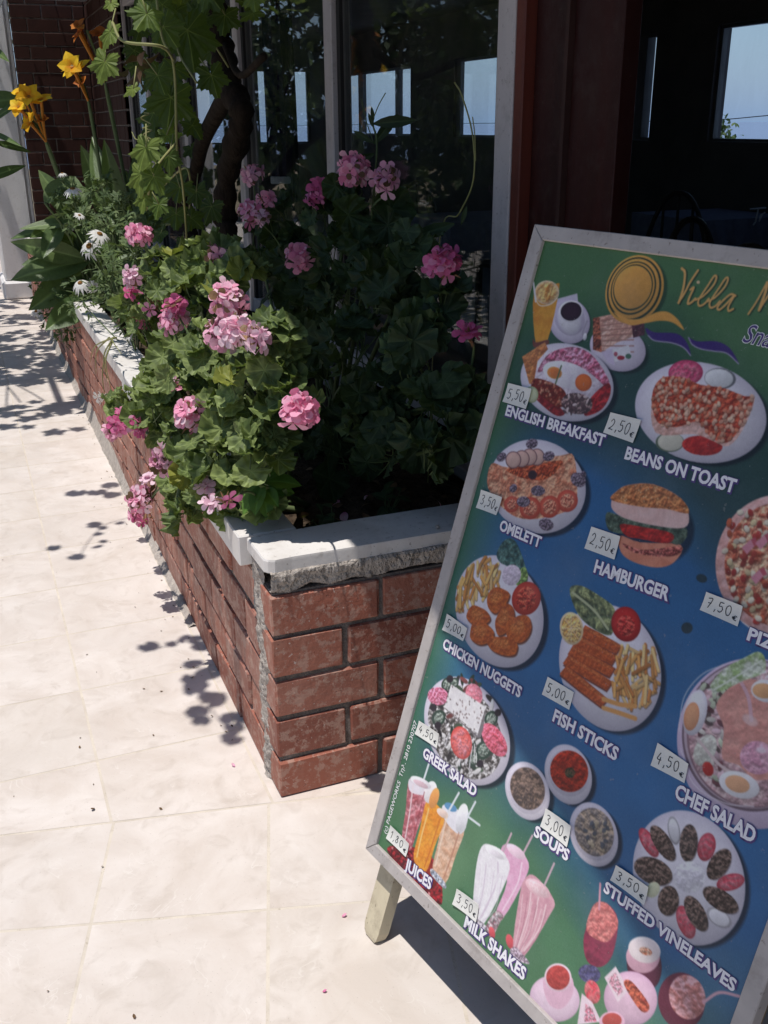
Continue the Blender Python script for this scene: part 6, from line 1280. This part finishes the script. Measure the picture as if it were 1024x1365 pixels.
["L",[[309.4,992.6],[316.0,1044.2],[303.4,1080.7]],1.6,16579324,0.75],
["L",[[407.2,989.2],[407.5,1032.8],[395.6,1072.9]],1.5,16176860,0.75],
["L",[[318.7,991.4],[324.0,1044.1],[307.3,1080.1]],1.6,14075094,0.75],
["L",[[417.2,988.7],[415.1,1032.6],[399.3,1072.8]],1.4,11824770,0.75],
["P",[[285.5,1087.2],[312.0,1082.3],[321.2,1086.6],[305.9,1094.8],[283.7,1096.7]],13813974,7892600,0.8,3,0,1,1],
["P",[[490.8,924.0],[509.6,908.7],[534.4,917.8],[543.5,966.2],[532.0,995.3],[508.6,1003.1],[492.6,981.5],[490.2,948.9]],9841738,7216696,0.6,10,0,1,1],
["P",[[490.8,924.0],[509.6,908.7],[534.4,917.8],[536.6,937.7],[525.4,960.2],[492.0,964.8]],14844540,13130330,0.7,6,0,1,1],
["L",[[490.1,890.6],[501.1,924.2]],3.4,14849706,1],
["E",592.7,946.2,22.3,-20.5,17.1,27.6,6301760,0,0,6,0,4594222,1],
["E",587.2,937.5,22.0,-19.9,10.8,17.4,14065844,0,0,6,0,0,1],
["E",586.1,927.8,24.0,-8.9,-0.4,18.9,15523038,0,0,6,0,0,1],
["E",588.8,928.1,9.8,-3.6,-0.1,5.6,12477510,15122090,0.9,2.5,0,0,1],
["E",657.8,951.3,27.7,-26.7,17.5,28.8,6825532,0,0,6,0,0,1],
["E",663.7,941.0,19.7,-22.5,16.8,19.4,14590118,12477530,0.7,7,0,0,1],
["L",[[686.3,931.1],[701.0,905.2],[726.1,891.0]],3.5,15116986,1],
["E",475.9,1090.9,42.9,-15.3,-4.7,38.5,15651042,0,0,6,0,14464206,1],
["P",[[448.5,1074.9],[489.0,1041.5],[503.2,1061.9],[492.0,1096.0],[466.5,1103.4]],15119564,0,0,6,0,1,1],
["E",471.0,1059.0,18.1,-21.6,14.8,11.4,15781596,0,0,6,0,0,1],
["E",471.0,1059.0,15.6,-18.6,12.9,9.9,13125186,11809330,0.6,5,0,0,1],
["E",589.2,1001.8,25.4,-40.8,30.6,14.0,15253204,0,0,6,0,13541566,1],
["P",[[542.7,1004.3],[553.6,977.9],[583.2,993.4],[574.1,1019.7]],15652576,0,0,6,0,0,1],
["P",[[548.2,1003.7],[556.5,985.3],[576.9,998.3],[571.3,1012.3]],14058134,15517906,1,2,0,0,1],
["P",[[574.0,991.0],[583.2,979.3],[618.9,989.0],[610.6,1005.0]],13525062,9843244,0.8,5,0,1,1],
["E",518.4,1016.6,18.0,-7.3,-0.5,14.2,4604526,7236246,0.8,4,0,0,1],
["E",531.9,1035.8,9.9,-10.9,10.4,10.9,14829140,15764620,0.7,4,0,0,1],
["P",[[516.7,1050.1],[537.0,1049.0],[559.8,1062.6],[525.6,1095.4]],15783650,0,0,6,0,0,1],
["P",[[527.7,1058.9],[540.0,1056.5],[553.2,1068.0],[534.3,1083.3]],13525112,15780054,1,2,0,0,1],
["E",574.9,1050.4,18.2,-14.7,5.0,12.9,15250636,0,0,6,0,0,1],
["E",574.2,1048.6,13.9,-11.2,3.6,9.2,12864582,0,0,6,0,0,1],
["E",656.9,1074.3,40.9,-19.8,-0.4,33.4,15122120,0,0,6,0,0,1],
["E",688.6,1058.1,22.2,-19.6,9.9,25.8,12474950,7877170,0.8,6,0,0,1],
["E",493.7,429.0,9.1,-0.5,-0.2,6.1,2242630,0,0,6,1,0,1],
["E",495.7,498.8,9.2,-0.9,-0.3,8.2,2242630,0,0,6,1,0,1]]
CAPTIONS=[["ENGLISH BREAKFAST",46.5,308.2,221.0,-0.7,17.5],["BEANS ON TOAST",311.6,312.2,188.9,-1.1,18.2],["OMELETT",105.2,488.5,96.7,-1.2,17.7],["HAMBURGER",317.7,483.9,137.4,-3.2,19.2],["PIZZA",583.1,477.6,74.4,-1.9,16.5],["CHICKEN NUGGETS",50.0,720.9,199.8,-0.5,18.0],["FISH STICKS",324.3,720.3,129.3,-1.1,19.3],["GREEK SALAD",74.7,914.9,143.4,-1.7,18.2],["SOUPS",353.7,897.1,72.6,-1.2,17.6],["CHEF SALAD",557.0,714.7,122.1,-3.1,19.9],["STUFFED VINELEAVES",498.9,896.2,219.4,-1.4,16.5],["JUICES",106.3,1114.7,73.9,-4.7,20.5],["MILK SHAKES",272.9,1112.7,143.5,-2.7,20.3]]
TAGS=[["5,50",[[36.4,257.0],[92.4,255.2],[92.1,288.6],[34.8,288.8]]],["2,50",[[264.2,254.9],[322.4,252.6],[319.9,287.3],[261.5,286.3]]],["3,50",[[42.2,438.9],[95.1,436.2],[92.9,467.9],[41.5,470.8]]],["2,50",[[290.6,422.9],[346.8,419.4],[348.7,454.2],[289.6,457.4]]],["7,50",[[508.4,442.5],[564.7,440.2],[566.7,467.1],[507.4,468.3]]],["5,00",[[41.2,662.0],[98.2,665.2],[97.1,689.1],[40.3,692.4]]],["5,00",[[292.6,663.5],[348.6,662.4],[349.6,690.5],[291.5,693.5]]],["4,50",[[44.3,862.1],[100.6,858.3],[104.7,883.1],[42.5,888.4]]],["4,50",[[509.1,660.7],[562.4,663.1],[565.6,689.4],[509.5,694.3]]],["3,00",[[363.1,845.7],[416.2,843.8],[420.1,876.0],[362.9,876.2]]],["3,50",[[507.2,849.1],[564.9,845.4],[567.1,871.6],[505.9,873.6]]],["1,80",[[44.9,1067.3],[103.3,1068.5],[104.1,1093.7],[42.8,1094.8]]],["3,50",[[238.8,1066.3],[293.3,1059.8],[297.5,1088.4],[238.8,1095.4]]]]
for s in SHAPES:
    k = s[0]
    if k == 'E': d_ellipse(*s[1:])
    elif k == 'P': d_poly(*s[1:])
    elif k == 'L': d_line(*s[1:])
    else: d_scatter(*s[1:])
IMG = np.clip(IMG, 0, 1)
for _ in range(1):                              # the print is a little soft, grainy and faded
    IMG[1:-1, 1:-1] = IMG[1:-1, 1:-1]*.52+.12*(IMG[:-2, 1:-1]+IMG[2:, 1:-1]+IMG[1:-1, :-2]+IMG[1:-1, 2:])
IMG = np.clip(IMG+RNG.normal(0, .012, IMG.shape[:2])[..., None], 0, 1); gr_ = IMG.mean(-1, keepdims=True); IMG = (IMG*.9+gr_*.1)*.935+.045
LINI = np.where(IMG <= .04045, IMG/12.92, ((IMG+.055)/1.055)**2.4)*.84
def board_mesh(name, P, F, cols, mats, mi=None):
    me = bpy.data.meshes.new(name); P = P-ORG[sb.name]
    me.vertices.add(len(P)); me.vertices.foreach_set('co', P.astype(np.float32).ravel()); nf = len(F)
    me.loops.add(nf*4); me.loops.foreach_set('vertex_index', F.astype(np.int32).ravel()); me.polygons.add(nf); me.polygons.foreach_set('loop_start', np.arange(0, nf*4, 4, dtype=np.int32))
    me.update(calc_edges=True); me.validate(); ca = me.color_attributes.new('Col', 'FLOAT_COLOR', 'POINT'); ca.data.foreach_set('color', np.hstack([cols, np.ones((len(P), 1))]).astype(np.float32).ravel())
    for m_ in mats: me.materials.append(m_)
    o = bpy.data.objects.new(name, me); COL.objects.link(o); o.parent = sb; ORG[o.name] = ORG[sb.name]; return o
P = BTL+GU.reshape(-1, 1)*BA/1000+GV.reshape(-1, 1)*BD/1000+BN*(0.0005*(vnoise(GU, GV, 160, 77).reshape(-1, 1)))
ix = np.arange(NV*NU).reshape(NV, NU); F = np.stack([ix[:-1, :-1], ix[1:, :-1], ix[1:, 1:], ix[:-1, 1:]], -1).reshape(-1, 4)
poster = board_mesh('menu_poster', P, F, LINI.reshape(-1, 3), [M['print']])
# --- captions: white capitals on a violet outline, following the lines they stand on
def text_mesh(txt, off, spacing=1.0):
    cu = bpy.data.curves.new('t', 'FONT'); cu.body = txt; cu.size = 1.0; cu.offset = off; cu.resolution_u = 3; cu.space_character = spacing
    o = bpy.data.objects.new('t', cu); COL.objects.link(o); bpy.context.view_layer.update(); me = bpy.data.meshes.new_from_object(o.evaluated_get(bpy.context.evaluated_depsgraph_get()))
    V = np.array([v.co[:] for v in me.vertices]); Fs = [tuple(p.vertices) for p in me.polygons]; bpy.data.objects.remove(o); bpy.data.curves.remove(cu); bpy.data.meshes.remove(me); return V, Fs
def lay(mm, V, Fs, u, v, ang, sx, sy, w, mi, vert=False):
    a = math.radians(ang); X, Y = V[:, 0]*sx, V[:, 1]*sy
    if vert: uu, vv_ = u-Y, v-X; uu, vv_ = u+(-Y)*1.0, v-X
    else: uu, vv_ = u+X*math.cos(a)+Y*math.sin(a), v+X*math.sin(a)-Y*math.cos(a)
    mm.add(BTL+uu[:, None]*BA/1000+vv_[:, None]*BD/1000+BN*w/1000, [f_ if not vert else f_ for f_ in Fs], mi)
LM = [M['letter_white'], M['letter_violet'], M['letter_plain']]
for txt, u, v, L, ang, h in CAPTIONS:
    mm = MB()
    V, Fs = text_mesh(txt, 0.036); x0, x1 = V[:, 0].min(), V[:, 0].max(); y1 = V[:, 1].max(); V[:, 0] -= x0
    sx, sy = L/(x1-x0), h/y1; V2, F2 = text_mesh(txt, 0.105); V2[:, 0] -= x0
    lay(mm, V2, F2, u+.8, v+.8, ang, sx, sy, 1.0, 1); lay(mm, V, Fs, u, v, ang, sx, sy, 1.35, 0); mm.build('caption', LM, poster)
mm = MB(); V, Fs = text_mesh('(c) PAGEWORKS  Τηλ. 2810 230707', 0.012); V[:, 0] -= V[:, 0].min(); lay(mm, V, Fs, 38.5, 1090, 0, 222/V[:, 0].max(), 9.5/V[:, 1].max(), 1.0, 2, True); mm.build('side_print', LM, poster); mm = MB()
V, Fs = text_mesh('Snack', 0.035); V2, F2 = text_mesh('Snack', 0.0); 
for A, ww, mi in ((V, 1.0, 2), (V2, 1.3, 1)): A[:, 0] += A[:, 1]*.25; lay(mm, A, [f_ for f_ in (Fs if mi == 2 else F2)], 441, 119, 1, 31, 34, ww, mi)
mm.build('caption', LM, poster)
# --- hand-written price papers
GL = {'0': [[(.5, 1), (.15, .8), (.08, .4), (.35, 0), (.7, .1), (.85, .5), (.75, .88), (.5, 1)]], '1': [[(.2, .75), (.5, 1), (.42, 0)]], '2': [[(.1, .75), (.4, 1), (.75, .8), (.6, .4), (.08, .05), (.4, .06), (.85, .02)]], '3': [[(.12, .92), (.5, 1), (.75, .8), (.4, .55), (.75, .35), (.6, .03), (.1, .08)]],
      '4': [[(.45, 1), (.1, .42), (.8, .42)], [(.62, .65), (.55, 0)]], '5': [[(.2, .98), (.15, .58), (.6, .6), (.75, .28), (.45, 0), (.08, .08)], [(.2, .98), (.8, 1)]], '7': [[(.1, .95), (.75, 1), (.35, 0)], [(.2, .5), (.7, .55)]], '8': [[(.7, .85), (.4, 1), (.2, .78), (.7, .3), (.45, 0), (.15, .22), (.7, .85)]], ',': [[(.3, .08), (.2, -.2)]], '€': [[(.8, .62), (.5, .7), (.25, .45), (.3, .1), (.75, .02)], [(.05, .42), (.6, .45)], [(.08, .26), (.55, .28)]]}
ADV = {',': .5, '€': .8, '1': .75}
for k, (txt, q) in enumerate(TAGS):
    q = np.array(q); mm = MB(); n = 7; V = []; bow = RNG.uniform(.6, 2.6); c_ = RNG.integers(4)
    gp = lambda a, b: (q[0]*(1-a)+q[1]*a)*(1-b)+(q[3]*(1-a)+q[2]*a)*b
    hgt_ = lambda a, b: 1.7+bow*((a-.5)**2*3*(1 if c_ % 2 else .4)+(b-.5)**2*2)
    for t_ in (0, -.3):
        for j in range(n):
            for i in range(n): a, b = i/(n-1), j/(n-1); p = gp(a, b); V.append(bp(p[0], p[1], hgt_(a, b)+t_))
    F = [(j*n+i, (j+1)*n+i, (j+1)*n+i+1, j*n+i+1) for j in range(n-1) for i in range(n-1)]; F += [tuple(n*n+x for x in f_[::-1]) for f_ in F]
    rim = [i for i in range(n)]+[j*n+n-1 for j in range(1, n)]+[(n-1)*n+i for i in range(n-2, -1, -1)]+[j*n for j in range(n-2, 0, -1)]
    F += [(rim[i], rim[(i+1) % len(rim)], n*n+rim[(i+1) % len(rim)], n*n+rim[i]) for i in range(len(rim))]
    mm.add(V, F, 0); pt = mm.build('price_tag', M['paper'], sb)
    ik = MB(); x = .10; s = .42; wd_ = (.86)/(sum(ADV.get(ch, 1) for ch in txt+'€'))
    for ch in txt+'€':
        hh = .50 if ch != '€' else .30; y0 = .74+RNG.normal(0, .02) if ch != '€' else .80
        for stroke in GL[ch]:
            pts = spline(stroke, 5) if len(stroke) > 2 else np.array(stroke)
            W_ = []
            for (a, b) in pts: A, B = x+a*wd_*.82, y0-b*hh; p = gp(A, B); W_.append(bp(p[0], p[1], hgt_(np.clip(A, 0, 1), np.clip(B, 0, 1))+.15))
            ik.tube(W_, .00058, 5)
        x += wd_*ADV.get(ch, 1)
    ik.build('price_writing', M['ink'], pt)
